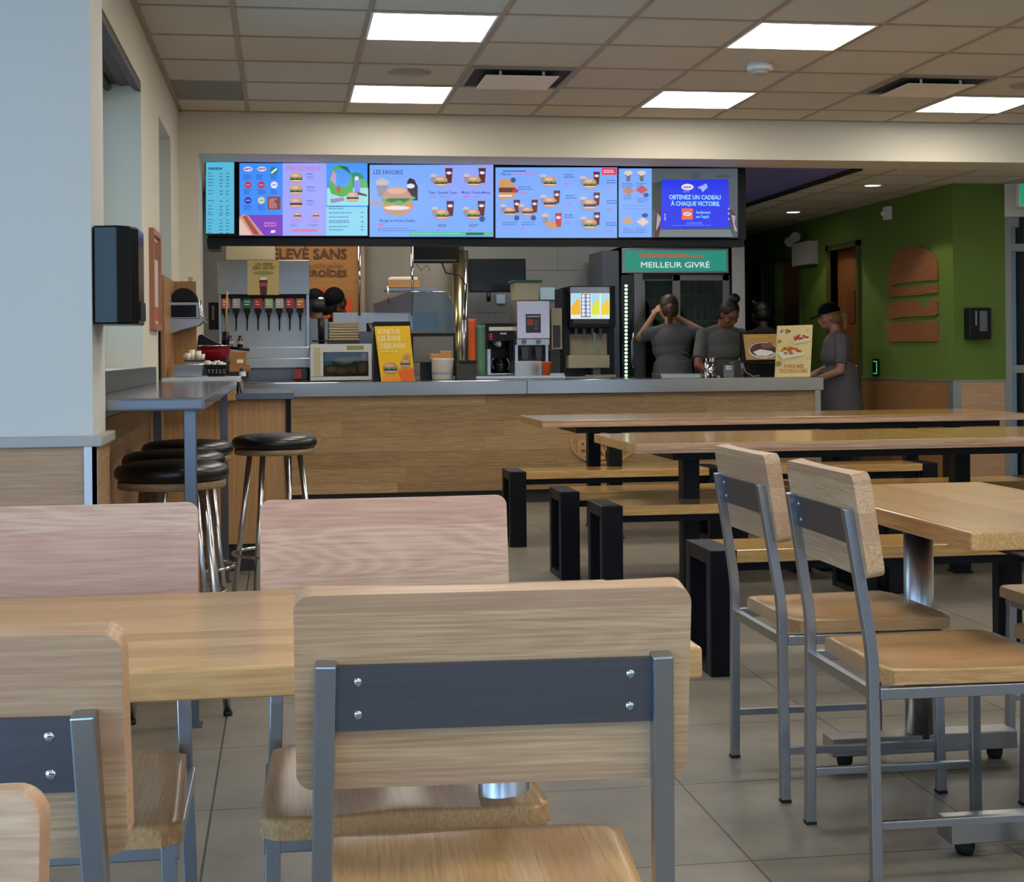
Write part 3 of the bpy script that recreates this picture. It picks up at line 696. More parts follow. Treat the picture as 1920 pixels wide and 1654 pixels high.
b = MB(); b.prism([P(347, 560, 8.75), P(352, 545, 8.75), P(353, 518, 8.75), P(362, 521, 8.75), P(358, 545, 8.75), P(352, 562, 8.75)], (0, .01, 0)); b.build('paddle_blade', W_SEAT, t)
def pan(x0, x1, y0, y1, Y, m, name, lab, cat, grp=None, foot=.75):
    t = thing(name, lab, cat, P((x0+x1)/2, y1, Y), 0, grp); b = MB()
    a, c = P(x0, y0, Y), P(x1, y0, Y); d = P((x0+x1)/2, y1, Y); w = (c.x-a.x)/2; cx = (a.x+c.x)/2; z1 = a.z; z0 = d.z; D = w*1.3
    A = [(cx+sx*w, Y+D/2+sy*D/2, z1) for sx, sy in ((-1, -1), (1, -1), (1, 1), (-1, 1))]; B = [(cx+sx*w*foot, Y+D/2+sy*D/2*foot, z0) for sx, sy in ((-1, -1), (1, -1), (1, 1), (-1, 1))]
    for i in range(4): b.poly([A[i], A[(i+1) % 4], B[(i+1) % 4], B[i]])
    b.poly(B); b.build('pan_body', m, t, fixn=True)
    b = MB(); b.sweep([Vector(p) for p in A+[A[0]]], .003, n=6); b.build('pan_rim', CHROME if m != BLACKP else BLACKP, t); return t
pan(324, 381, 684, 706, 8.12, STEEL, 'steel_pan', 'brushed steel pan on the white station shelf', 'pan', foot=.86)
t = pan(384, 426, 685, 706, 8.14, BLACKP, 'plastic_basket', 'black perforated basket filled with white paper cups, beside the steel pan', 'basket')
b = MB(); c = P(405, 690, 8.2)
for i in range(5):
    for j in range(3): b.ball((c.x-.045+i*.022, 8.16-.005+0, c.z-.012+.0), (.003, .002, .003), n=6) if j == 0 else b.ball((P(392+i*7, 688+j*4, 8.14).x, 8.128+.003*j, P(392+i*7, 690+j*4, 8.14).z), (.0035, .003, .003), n=6)
b.build('basket_holes', PAPERW, t)
def cup(x, y0, y1, wpx, Y, m, lab, grp, name='paper_cup', cat='cup', top=1.0, bot=.75, lid=None):
    a, d = P(x, y0, Y), P(x, y1, Y); r = wpx/2/FPX*Y
    b = MB(); h = a.z-d.z; b.lathe([(0, 0), (r*bot, 0), (r*top, h), (r*top*.94, h), (r*top*.92, h*.9), (0, h*.88)], (d.x, Y, d.z), 20)
    o = b.build(name, m); return tag(o, lab, cat, grp)
for i, (x, y0) in enumerate(((352, 662), (360, 656), (372, 658), (349, 664), (379, 664))):
    cup(x, y0, 675, 11, 8.3+.03*i, CUPW, 'small cream creamer cup piled above the steel pan', 'cream cups above the steel pan')
t = thing('cup_tray', 'dark flat tray under the cream cups above the steel pan', 'tray', P(364, 680, 8.3)); b = MB(); boxpx(b, 345, 675, 384, 678, 8.26, .2); b.build('tray_plate', DKGREY, t)
b = MB(); boxpx(b, 352, 678, 382, 684, 8.28, .16); tag(b.build('napkin_stack', PAPERW), 'low stack of cream napkins under the dark tray', 'napkins')
for i in range(6): cup(389+6*i, 676+(i % 3)*2, 689, 10, 8.2+.02*(i % 2), PAPERW, 'small white paper cup standing in the black basket', 'white cups in the black basket')
# big red bowl with black lid behind
c0 = P(400, 678, 8.9); r = 33/FPX*8.9
t = thing('red_bowl', 'dark red enamel pot with a black lid tilted on it', 'pot', (c0.x, 8.9, c0.z)); b = MB(); hh = P(400, 650, 8.9).z-c0.z
b.lathe([(0, 0), (r*.72, 0), (r*.95, hh*.7), (r, hh), (r*1.03, hh)], (c0.x, 8.9, c0.z)); b.build('bowl_body', RED, t)
b = MB(); b.lathe([(r*1.0, hh), (r*1.05, hh+.004), (r*1.0, hh+.008)], (c0.x, 8.9, c0.z)); b.build('bowl_rim', CHROME, t)
b = MB(); b.cyl(P(362, 651, 8.9), P(372, 652, 8.9), .008); b.cyl(P(432, 652, 8.9), P(468, 656, 8.9), .009); b.build('pot_handle', BLACKP, t)
b = MB(); b.prism([P(369, 649, 8.88), P(372, 629, 8.88), P(378, 627, 8.88), P(407, 643, 8.88), P(424, 649, 8.88)], (0, .12, 0)); b.build('pot_lid', BLACKP, t)
b = MB(); boxpx(b, 372, 678, 430, 706, 8.75, .4); tag(b.build('storage_crate', DKGREY), 'dark box standing under the red pot behind the basket', 'box')
t = thing('wooden_box', 'tan wooden box with a small drawer beside the red pot', 'box', P(448, 698, 8.5)); b = MB(); boxpx(b, 432, 660, 461, 688, 8.5, .15); b.build('box_body', W_SIGN, t)
b = MB(); boxpx(b, 430, 684, 468, 697, 8.48, .17); b.build('box_drawer', W_SIGN, t); b = MB(); boxpx(b, 444, 674, 456, 681, 8.497, .003); b.build('box_label', PAPERW, t)
b = MB(); boxpx(b, 430, 697, 466, 712, 8.5, .15); tag(b.build('dark_crate', DKGREY), 'dark crate under the tan wooden box', 'box')
for i, (x, Y) in enumerate(((431, 9.0), (450, 9.05))):
    p = P(x, 652, Y); q = P(x, 629, Y); t = thing('sauce_bottle', ('dark sauce bottle with a red cap, left of two behind the red pot', 'dark sauce bottle with a red cap, right of two behind the red pot')[i], 'bottle', p); h = q.z-p.z
    b = MB(); b.lathe([(0, 0), (.018, 0), (.018, h*.6), (.009, h*.8), (.009, h*.9), (0, h*.9)], p, 16); b.build('bottle_body', mat('dark_glass', (36, 18, 14), .1), t)
    b = MB(); b.lathe([(0, h*.88), (.012, h*.88), (.012, h), (0, h)], p, 14); b.build('bottle_cap', mat('red_cap', (150, 70, 60), .5), t)
    b = MB(); b.lathe([(.0185, h*.28), (.0185, h*.55)], p, 16); b.build('bottle_label', mat('bottle_label', (170, 150, 140), .5), t)
p = P(455, 712, 8.35); t = thing('pepper_mill', 'small brown shaker with a pale label on the lower counter', 'shaker', p); b = MB(); b.lathe([(0, 0), (.018, 0), (.016, .03), (.018, .06), (0, .07)], p, 16); b.build('shaker_body', mat('shaker_brown', (80, 52, 40), .4), t)
b = MB(); b.lathe([(.0185, .02), (.018, .045)], p, 16); b.build('shaker_label', PAPERW, t)
c = P(423, 620, 8.9); t = thing('spoon_holder', 'black cylinder holding a long pale wooden spoon', 'holder', c); b = MB(); a = P(423, 650, 8.86); d = P(423, 622, 8.86); b.cyl(a, d, .022, n=18); b.build('holder_tube', BLACKP, t)
b = MB(); b.cyl(P(423, 630, 8.86), P(426, 546, 8.86), .006, n=10); tag(b.build('wooden_spoon', W_SEAT), 'long pale wooden spoon handle standing in front of the drink taps', 'spoon')
# items on the pier and left wall
t = thing('towel_dispenser', 'black paper towel dispenser on the side of the white pier', 'dispenser', (-.48, 4.5, 1.3))
b = MB(); zt_, zb_ = 1.545, 1.262
prof = [(-.538, 4.36), (-.47, 4.345), (-.435, 4.37), (-.417, 4.43), (-.417, 4.60), (-.538, 4.62)]
b.prism([(x, y, zb_) for x, y in prof], (0, 0, zt_-zb_)); b.build('dispenser_case', BLACKG, t, bevel=.006)
b = MB(); b.box(-.4165, 4.44, 1.275, -.412, 4.59, 1.33); b.build('dispenser_slot', BLACKM, t)
t = thing('wall_menu_frame', 'narrow reddish wooden framed notice on the left wall', 'frame', (-.64, 7.65, 1.5))
y0_, y1_ = 7.43, 7.87; b = MB()
for (ya, yb, za, zb2) in ((y0_, y0_+.03, 1.30, 1.80), (y1_-.03, y1_, 1.30, 1.80), (y0_+.03, y1_-.03, 1.30, 1.33), (y0_+.03, y1_-.03, 1.77, 1.80)): b.box(-.65, ya, za, -.625, yb, zb2)
b.build('frame_border', mat('reddish_wood', (168, 110, 84), .5), t)
b = MB(); b.box(-.65, y0_+.03, 1.33, -.64, y1_-.03, 1.77, mat('notice_pale', (200, 190, 180), .6)); b.box(-.6398, y0_+.05, 1.35, -.639, y1_-.05, 1.42, mat('notice_red', (190, 84, 66), .6)); b.box(-.6398, y0_+.05, 1.66, -.639, y1_-.05, 1.75, mat('notice_brown', (130, 70, 50), .6)); b.build('notice_sheet', None, t)
t = thing('blind_cassette', 'dark brown wooden valance across the top of the near left window', 'blind', (-.7, 6.0, 2.42))
b = MB(); b.prism([(-.655, 4.97, 2.455), (-.648, 4.97, 2.43), (-.648, 4.97, 2.40), (-.675, 4.97, 2.405), (-.70, 4.97, 2.43), (-.74, 4.97, 2.425), (-.76, 4.97, 2.435), (-.86, 4.97, 2.44), (-.86, 4.97, 2.45)], (0, 2.10, 0)); b.build('valance_board', BROWNW, t)
b = MB(); b.cyl((-.80, 4.97, 2.42), (-.80, 7.07, 2.42), .018, n=16); b.build('blind_roller', DKGREY, t)
# ================================================= service counter
t = thing('service_counter', 'long service counter of oak planks with a brushed steel top', 'counter', (1.9, 11.8, 0))
b = MB(); b.box(-.5, 11.4, .103, 4.213, 12.0, .852); b.build('counter_front', W_COUNTER, t)
b = MB(); b.box(-.5, 11.46, 0, 4.2, 11.95, .103); b.build('kick_board', DKGREY, t)
b = MB(); b.box(-.5, 11.34, .85, 1.86, 12.12, .958, bev=.004); b.build('counter_top', STEELC, t)
b = MB(); b.box(1.8605, 11.34, .85, 4.27, 12.12, .958, bev=.004); b.build('counter_top', STEELC, t)
b = MB(); b.box(4.213, 11.39, 0, 4.262, 12.0, .85); b.build('end_post', STEELC, t)
LOGO = wood('cut_logo_wood', (206, 164, 112), (176, 132, 84), g=0, s=2, w=.4, tone=.02)
def letter(ch, px, py, hpx, Y, m=LOGO, bold=.01):
    b = MB(); p = P(px, py, Y); b.text(ch, Matrix.Translation(p) @ Matrix.Rotation(PI/2, 4, 'X'), hpx/FPX*Y*1.38, m, bold=bold, ext=.004); return b
bb = MB(); p = P(1108, 838, 11.385)
bb.text('B', Matrix.Translation(P(1093, 842, 11.39)) @ Matrix.Rotation(PI/2, 4, 'X'), .19, LOGO, bold=.006, ext=.006)
bb.text('S', Matrix.Translation(P(1130, 847, 11.39)) @ Matrix.Rotation(PI/2, 4, 'X'), .19, LOGO, bold=.006, ext=.006)
bb.text('I', Matrix.Translation(P(1138, 847, 11.39)) @ Matrix.Rotation(PI/2, 4, 'X'), .17, LOGO, bold=.006, ext=.006)
bb.sweep([P(1131+60*math.cos(a*PI/12), 830+38*math.sin(a*PI/12), 11.39) for a in range(-1, 14)], .02, .012, up=(0, 1, 0))
tag(bb.build('counter_logo', LOGO), 'raised curved wooden logo on the counter front, mostly hidden by the tables', 'logo')
# ================================================= menu screens
class Disp:
    "flat screen or poster picture, laid out by photo positions on the plane Y"
    def __init__(s, Y): s.b = MB(); s.Y = Y; s.k = 0
    def pt(s, x, y): p = P(x, y, s.Y); p.y = s.Y - s.k*.0004; return p
    def poly(s, pts, m): s.k += 1; s.b.poly([s.pt(*q) for q in pts], m); return s
    def rect(s, x0, y0, x1, y1, m): return s.poly([(x0, y0), (x1, y0), (x1, y1), (x0, y1)], m)
    def ell(s, cx, cy, rx, ry, m, a0=0, a1=360, n=20): return s.poly([(cx+rx*math.cos(math.radians(a0+(a1-a0)*i/n)), cy-ry*math.sin(math.radians(a0+(a1-a0)*i/n))) for i in range(n+(0 if a1-a0 == 360 else 1))], m)
    def text(s, t, cx, cy, hpx, m, bold=0.0, wpx=None, align='CENTER', slope=0):
        s.k += 1; p = s.pt(cx, cy); sc = s.Y/FPX
        s.b.text(t, Matrix.Translation(p) @ Matrix.Rotation(PI/2, 4, 'X'), hpx*sc*1.4, m, bold=bold*hpx*sc, align=align, width=wpx*sc if wpx else None); return s
    def lines(s, x0, y0, w, n, dy, m, h=1.1, seed=0, align=0):
        r = random.Random(int(x0*7+y0*13+seed))
        for i in range(n):
            ww = w*r.uniform(.6, 1); xx = x0+(w-ww)*align; x = xx
            while x < xx+ww:
                l = r.uniform(2.5, 7); s.rect(x, y0+i*dy, min(x+l, xx+ww), y0+i*dy+h, m); x += l+1
        return s
    def build(s, name, parent): return s.b.build(name, None, parent, fixn=False)
def E(n, c, k=1.0): return emat('screen_'+n, c, k)
def M(n, c): return mat('print_'+n, c, .6, 0, .02)
def burger(d, cx, cy, w, f, lettuce=True):
    h = w*.85
    d.ell(cx, cy+h*.34, w*.46, h*.16, f('bun_base', (196, 150, 128))); d.ell(cx, cy+h*.26, w*.46, h*.1, f('cheese', (225, 205, 190)))
    d.rect(cx-w*.46, cy+h*.05, cx+w*.46, cy+h*.26, f('patty', (92, 44, 34)))
    if lettuce: d.poly([(cx-w*.52, cy), (cx-w*.4, cy+h*.14), (cx-w*.25, cy+h*.06), (cx-w*.1, cy+h*.16), (cx+w*.1, cy+h*.07), (cx+w*.3, cy+h*.15), (cx+w*.52, cy+h*.02), (cx+w*.4, cy-h*.08), (cx-w*.4, cy-h*.08)], f('lettuce', (104, 168, 104)))
    d.ell(cx, cy-h*.02, w*.48, h*.38, f('bun_top', (206, 150, 112)), 0, 180); d.ell(cx-w*.06, cy-h*.16, w*.28, h*.14, f('bun_shine', (226, 180, 148)))
def fries(d, cx, cy, w, f):
    for i in range(7): d.poly([(cx-w*.4+i*w*.12, cy-w*.5+abs(i-3)*w*.05), (cx-w*.33+i*w*.12, cy-w*.5+abs(i-3)*w*.05), (cx-w*.2+i*w*.07, cy+w*.05), (cx-w*.25+i*w*.07, cy+w*.05)], f('fries', (232, 200, 150)))
    d.poly([(cx-w*.35, cy-w*.08), (cx+w*.3, cy-w*.08), (cx+w*.2, cy+w*.6), (cx-w*.25, cy+w*.6)], f('fries_cup', (150, 140, 160)))
def drink(d, cx, cy, w, f, c='drink', col=(96, 26, 36)):
    d.poly([(cx-w*.5, cy-w), (cx+w*.5, cy-w), (cx+w*.36, cy+w), (cx-w*.36, cy+w)], f(c, col)); d.ell(cx, cy-w*.35, w*.34, w*.2, f('white', (226, 226, 250)))
TW = 11.0
SY = 10.02
BG = E('blue', (122, 170, 250)); BG2 = E('lilac', (158, 164, 250)); BGD = E('deepblue', (62, 140, 246)); CY_ = E('cyan', (86, 184, 214)); CYL = E('pale_cyan', (140, 214, 240))
INK = E('ink', (40, 70, 160)); PINK = E('pink', (206, 110, 190)); WH = E('white', (226, 226, 250)); DOTR = E('red', (196, 40, 70))
def screen_body(x0, y0, x1, y1, lab):
    t = thing('menu_screen', lab, 'screen', P((x0+x1)/2, y1, SY), 0, 'menu screens in a row over the counter')
    b = MB(); a = P(x0-1.5, (y0+y1)/2, SY); c = P(x1+1.5, (y0+y1)/2, SY); zt_ = P((x0+x1)/2, y0-1.5, SY).z; z_ = P((x0+x1)/2, y1+1.5, SY).z
    b.box(a.x, SY+.002, z_, c.x, SY+.06, min(zt_, LOW-.004)); b.build('screen_case', BLACKP, t); return t
LAY = [(386, 304, 439, 438), (449, 306, 689, 442), (693, 309, 925, 444), (929, 314, 1157, 446), (1160, 316, 1383, 445)]
LABS = ['narrow cyan menu screen at the far left of the row', 'menu screen with drink logos, three burgers and a green lunch box', 'menu screen headed LES FAVORIS with a big burger', 'menu screen with many small burgers and a red corner tag', 'menu screen with a dark picture of hands holding a blue poster']
for i, (L_, lab) in enumerate(zip(LAY, LABS)):
    t = screen_body(*L_, lab); d = Disp(SY); x0, y0, x1, y1 = L_
    if i == 0:
        d.rect(x0, y0, x1, y1, CY_); d.lines(391, 314, 36, 2, 2.4, INK, 2)
        for yy, n in ((324, 4), (348, 1), (357, 2), (376, 1), (386, 3), (402, 1), (412, 5)): d.lines(390, yy, 12, n, 6, INK, 1.3); d.lines(412, yy+1, 7, n, 6, INK, 1.5); d.lines(424, yy+1, 7, n, 6, INK, 1.5, seed=3)
    if i == 1:
        d.rect(449, 306, 530, 403, BGD); d.rect(449, 403, 530, 442, E('purple', (120, 60, 190))); d.rect(530, 306, 612, 442, BG2); d.rect(612, 306, 689, 390, E('sky', (70, 150, 246))); d.rect(612, 388, 689, 442, CYL)
        for (x, y, c) in ((465, 317, 'white'), (491, 317, 'white')): d.ell(x, y, 8.5, 4.5, E(c, (226, 226, 250))); d.text('A&W', x, y, 4.2, E('brownred', (150, 40, 60)), .06)
        d.ell(514, 320, 7.5, 7.5, E('green', (24, 130, 110))); d.poly([(508, 323), (518, 315), (520, 318), (510, 326)], WH)
        for (x, y, c, cc) in ((465, 347, 'red', (196, 40, 70)), (490, 347, 'red', (196, 40, 70)), (514, 347, 'white', (226, 226, 250)), (465, 376, 'navy', (40, 50, 160)), (490, 376, 'yellowish', (214, 210, 160))):
            d.ell(x, y, 6.5, 6.5, E(c, cc)); d.rect(x-4, y-1.2, x+4, y+1.2, E('greyblue', (150, 150, 210)))
        for (x, y) in ((457, 328), (481, 328), (507, 328), (458, 356), (483, 356), (508, 356), (458, 386), (483, 386)): d.lines(x, y, 15, 4, 2.6, INK, 1)
        d.rect(502, 370, 526, 394, E('brown', (130, 60, 60))); d.lines(505, 374, 16, 7, 2.7, E('pinkwhite', (226, 170, 180)), 1.2)
        d.poly([(449, 408), (456, 403), (466, 406), (495, 442), (449, 442)], E('bun', (200, 150, 130))); d.poly([(455, 407), (462, 405), (487, 441), (476, 441)], E('sausage', (160, 70, 60))); d.poly([(449, 415), (452, 412), (472, 442), (449, 442)], E('bun_light', (222, 190, 180)))
        d.lines(495, 418, 32, 2, 5, PINK, 3.4); d.poly([(507, 438), (509, 433), (517, 433), (515, 438)], WH)
        d.text('DÉLICES VALEUR', 569, 318, 8, PINK, .02, 62)
        burger(d, 555, 334, 25, E); burger(d, 555, 357, 25, E); burger(d, 555, 381, 25, E, False)
        for y in (328, 352, 378): d.lines(574, y, 20, 1, 3, INK, 1.4); d.lines(575, y+5, 18, 2, 3, E('soft_ink', (110, 110, 200)), 1)
        burger(d, 558, 405, 15, E, False); burger(d, 592, 405, 13, E, False); d.lines(545, 415, 24, 2, 3, PINK, 1); d.lines(580, 415, 22, 2, 3, PINK, 1); d.lines(545, 424, 18, 1, 3, INK, 1); d.lines(580, 424, 18, 1, 3, INK, 1)
        d.rect(548, 432, 594, 436.5, E('salmon', (222, 120, 150)))
        d.ell(666, 344, 16, 18, E('tree', (40, 140, 100))); d.ell(676, 352, 12, 14, E('tree_light', (80, 176, 90))); d.rect(612, 355, 689, 388, E('mint', (150, 220, 225)))
        d.poly([(616, 350), (622, 320), (634, 313), (650, 316), (659, 332), (661, 366), (640, 372), (620, 366)], E('box_green', (70, 170, 70))); d.poly([(620, 332), (632, 320), (650, 322), (657, 335), (652, 352), (628, 354)], E('sky', (70, 150, 246))); d.poly([(618, 340), (624, 322), (630, 330), (628, 350)], E('box_pink', (190, 150, 200)))
        d.poly([(634, 314), (650, 316), (658, 330), (646, 322)], E('dark_green', (10, 90, 90))); d.ell(634, 358, 4, 7, E('orange_dark', (180, 80, 60)))
        d.rect(663, 341, 674, 364, E('bottle', (120, 140, 250))); d.rect(664, 334, 671, 341, WH); burger(d, 660, 371, 24, E, False); d.poly([(618, 376), (643, 373), (645, 379), (620, 384)], E('wrap', (150, 130, 190))); d.poly([(668, 362), (687, 368), (686, 371), (670, 368)], E('dark_maroon', (90, 30, 60)))
        for y in (389, 393, 401, 409, 416, 419, 427, 433): d.lines(616, y, 42, 1, 3, E('teal_ink', (40, 90, 150)), 1.3)
        for y in (401, 409, 418, 427, 433): d.lines(675, y, 7, 1, 3, E('teal_ink', (40, 90, 150)), 1.4)
    if i == 2:
        d.rect(x0, y0, x1, y1, BG); d.rect(830, 309, 925, 372, E('blue_lilac', (142, 166, 250)))
        d.text('LES FAVORIS', 728, 323.5, 8.5, INK, .015, 55)
        fries(d, 717, 350, 32, E); d.poly([(693, 375), (712, 378), (712, 384), (693, 382)], E('board', (190, 150, 160)))
        d.poly([(763, 341), (768, 334), (777, 337), (783, 350), (783, 376), (766, 376)], E('cola', (40, 22, 40))); d.ell(770, 349, 7.5, 4.5, WH)
        d.ell(745, 392, 27, 12, E('bun_base', (196, 150, 128))); d.ell(745, 384, 31, 9, E('chicken', (206, 150, 90))); d.ell(744, 390, 24, 4, E('sauce', (232, 220, 226)))
        d.poly([(714, 374), (724, 384), (735, 381), (750, 386), (765, 379), (780, 372), (772, 367), (720, 370)], E('lettuce', (104, 168, 104))); d.poly([(722, 376), (734, 380), (748, 376), (758, 380), (770, 372), (760, 370), (730, 372)], E('lettuce_dark', (30, 120, 50)))
        d.ell(744, 372, 27, 22, E('bun_seed', (196, 146, 130)), 0, 180); d.ell(744, 358, 18, 6, E('bun_seed_light', (216, 176, 150)))
        d.text('Burger au Poulet Chubby', 745, 414, 5, INK, .02, 66); d.ell(714, 421, 5, 3, PINK); d.lines(708, 428, 82, 2, 4, INK, .9)
        for (x, y, c) in ((826, 340, 'Teen  Double Teen'), (888, 340, 'Mozza  Double Mozza'), (828, 402, None), (886, 402, None)):
            fries(d, x-14, y-6, 16, E); drink(d, x+15, y-10, 14, E); burger(d, x, y, 26, E)
            if c: d.text(c, x+3, y+22, 5, INK, .02, 54); d.lines(x-20, y+28, 12, 1, 3, PINK, 3); d.lines(x-2, y+29, 20, 1, 3, E('soft_ink', (110, 110, 200)), 1)
            else: d.lines(x-8, y+20, 20, 2, 3, INK, 1.3); d.lines(x-10, y+28, 10, 1, 3, PINK, 3)
        d.ell(902, 412, 5.5, 5.5, E('seal', (50, 80, 150)))
        d.rect(767, 436, 921, 443.5, E('green_band', (80, 190, 160))); d.rect(872, 437.5, 905, 442, E('dark_green', (10, 90, 90))); d.lines(771, 438.8, 96, 1, 3, CYL, 1.3)
    if i == 3:
        d.rect(x0, y0, x1, y1, BG)
        d.lines(943, 320, 56, 1, 3, INK, 2); d.text('MEGA', 948.5, 327, 5.2, INK, 0, 20); d.text('CROUSTILLANT', 983, 327, 5.2, PINK, .02, 44)
        d.rect(1128, 315, 1156, 328, E('tag_red', (226, 60, 90))); d.lines(1131, 319, 22, 2, 3.4, WH, 1.6)
        d.poly([(935, 338), (950, 334), (965, 344), (965, 352), (970, 358), (962, 372), (935, 376)], E('bun_tan', (206, 150, 100))); d.rect(935, 352, 966, 361, E('patty', (92, 44, 34))); d.ell(966, 358, 6, 4, DOTR); d.rect(935, 366, 960, 369, WH)
        d.ell(962, 338, 5, 5, E('seal', (50, 80, 150)))
        d.lines(972, 350, 32, 2, 4.5, INK, 1.2); d.lines(973, 361, 18, 1, 3, PINK, 2)
        for (x, y, dr) in ((1030, 340, 0), (1030, 379, 1), (1104, 344, 1), (1104, 383, 1), (1104, 420, 1), (954, 397, 1), (987, 397, 1)):
            fries(d, x-12, y-6, 16, E)
            if dr: drink(d, x+13, y-9, 12, E)
            burger(d, x, y, 26 if x > 1000 else 22, E, y % 2 == 0)
        fries(d, 1020, 410, 18, E); drink(d, 1044, 414, 13, E, 'red', (196, 40, 70)); d.poly([(1018, 422), (1030, 414), (1042, 424), (1034, 432)], E('chicken', (206, 150, 90)))
        for (x, y) in ((1055, 329), (1058, 368), (1055, 404), (1133, 340), (1133, 378), (1131, 419)): d.lines(x, y, 22, 2, 4.5, INK, 1.4); d.lines(x, y+15, 14, 1, 4, PINK, 2.4)
        for x in (939, 974): d.lines(x, 419, 30, 2, 4, INK, 1.1); d.lines(x, 430, 12, 1, 4, PINK, 2)
        d.ell(965, 411, 5, 5, E('seal', (50, 80, 150))); d.ell(996, 411, 5, 5, E('seal', (50, 80, 150)))
    if i == 4:
        d.rect(1160, 316, 1222, 445, BG); d.rect(1222, 316, 1383, 445, E('slate', (72, 84, 90)))
        for (x, y) in ((1178, 331), (1203, 331)): drink(d, x, y, 9, E, 'dip', (110, 110, 110)); d.ell(x, y-7, 8, 4, E('cheese', (225, 205, 190)))
        for (x, y, c) in ((1178, 358, (190, 130, 100)), (1203, 356, (200, 80, 80)), (1176, 414, (200, 160, 130)), (1205, 416, (225, 205, 190))): d.poly([(x-12, y), (x, y-8), (x+12, y), (x, y+8)], E('plate%d' % c[1], c))
        d.ell(1209, 404, 6, 4, E('seal', (50, 80, 150))); d.ell(1211, 366, 5, 4, E('seal', (50, 80, 150)))
        for (x, y) in ((1166, 344), (1192, 344), (1168, 366), (1194, 372), (1167, 429), (1191, 429)): d.lines(x, y, 22, 3, 3.5, INK, .9)
        d.rect(1166, 386, 1212, 386.6, E('soft_ink', (110, 110, 200))); d.rect(1166, 392, 1212, 392.6, E('soft_ink', (110, 110, 200)))
        d.poly([(1226, 431), (1366, 431), (1372, 445), (1222, 445)], E('slate_light', (108, 118, 122)))
        d.lines(1296, 326, 18, 3, 3.5, E('slate_dark', (48, 56, 62)), 2); d.lines(1340, 330, 32, 1, 3, E('slate_dark', (48, 56, 62)), 3)
        d.poly([(1224, 445), (1229, 400), (1232, 388), (1240, 390), (1243, 400), (1236, 430), (1232, 445)], E('hand_dark', (70, 40, 40))); d.poly([(1230, 400), (1237, 410), (1233, 424), (1227, 434)], E('hand_light', (170, 150, 170)))
        d.poly([(1362, 392), (1370, 395), (1376, 405), (1374, 418), (1380, 434), (1376, 436), (1366, 418)], E('hand_dark', (70, 40, 40))); d.poly([(1368, 404), (1376, 406), (1374, 420), (1380, 435), (1374, 434)], E('hand_light', (170, 150, 170)))
        d.poly([(1222, 345), (1238, 341), (1240, 360), (1238, 392), (1224, 392)], E('foliage', (34, 52, 46)))
        d.poly([(1238, 338), (1290, 339), (1362, 337), (1366, 428), (1236, 430)], E('royal', (10, 40, 232)))
        d.ell(1286, 352, 11.5, 6, WH); d.text('A&W', 1286, 352.5, 5, E('brownred', (150, 40, 60)), .04); d.lines(1278, 360, 15, 1, 3, BG, 1.6); d.rect(1299.6, 346, 1300.4, 361, E('mid_blue', (70, 90, 240)))
        d.poly([(1304, 353), (1316, 348), (1321, 345), (1324, 353), (1319, 357), (1314, 362), (1311, 356)], E('bird_blue', (150, 180, 255)))
        d.text('OBTENEZ UN CADEAU', 1300, 371.5, 8.3, CYL, .05, 103); d.text('À CHAQUE VICTOIRE.', 1301, 383.5, 8.3, CYL, .05, 98)
        d.rect(1275, 392, 1296, 413, E('app_red', (226, 100, 70))); d.ell(1285.5, 402.5, 7.5, 3.6, WH); d.text('A&W', 1285.5, 402.5, 3, E('brownred', (150, 40, 60)), .04)
        d.text('Seulement', 1315, 399.5, 5.6, CYL, .03, 29); d.text("sur l'appli.", 1314, 407.5, 5.6, CYL, .03, 27)
        d.lines(1284, 418, 34, 2, 2.6, BG, .9); d.lines(1255, 423.5, 92, 1, 2.6, BG, .8)
        for y in (404, 409, 413): d.ell(1243, y, 2, 2, E('hand_light', (170, 150, 170)))
        for y in (393, 402, 412): d.ell(1362, y, 2, 2, E('hand_light', (170, 150, 170)))
    d.build('screen_display', t)
t = thing('screen_rail', 'black rail and valance carrying the row of menu screens', 'rail', (1.4, 10.1, 1.95))
b = MB(); a, c = P(388, 450, 10.03), P(1390, 450, 10.03)
b.box(a.x, 10.03, P(900, 461, 10.03).z, c.x+.02, 10.12, P(900, 448.5, 10.03).z); b.build('rail_front', BLACKM, t)
b = MB(); b.box(a.x, 10.12, 1.955, c.x+.02, 10.5, 1.975); b.box(a.x, 10.11, 1.99, c.x+.02, 10.3, LOW+.2); b.build('rail_back', BLACKM, t)
b = MB(); b.box(c.x-.02, 10.03, P(1391, 449, 10.03).z, c.x+.035, 10.1, LOW); b.build('end_cover', BLACKM, t)
b = MB(); boxpx(b, 389, 458, 413, 467, 10.14, .3); b.build('cable_box', DKGREY, t)
# ================================================= kitchen behind the counter
def T(name, lab, cat, x, y, Y, grp=None): return thing(name, lab, cat, P(x, y, Y), 0, grp)
def bp(t, nm, x0, y0, x1, y1, Y, dep, m, bev=0, label=None):
    b = MB(); boxpx(b, x0, y0, x1, y1, Y, dep, None, bev); return b.build(nm, m, t, label=label)
# back counter on which the machines stand
t = thing('back_counter', 'steel work counter along the kitchen, behind the machines', 'counter', (1.4, 13.0, 0))
b = MB(); b.box(.95, 12.3, .925, 2.66, 13.75, .962); b.build('work_top', STEELX, t)
b = MB(); b.box(.97, 12.36, 0, 2.64, 13.7, .925); b.build('cabinet_base', STEELD, t)
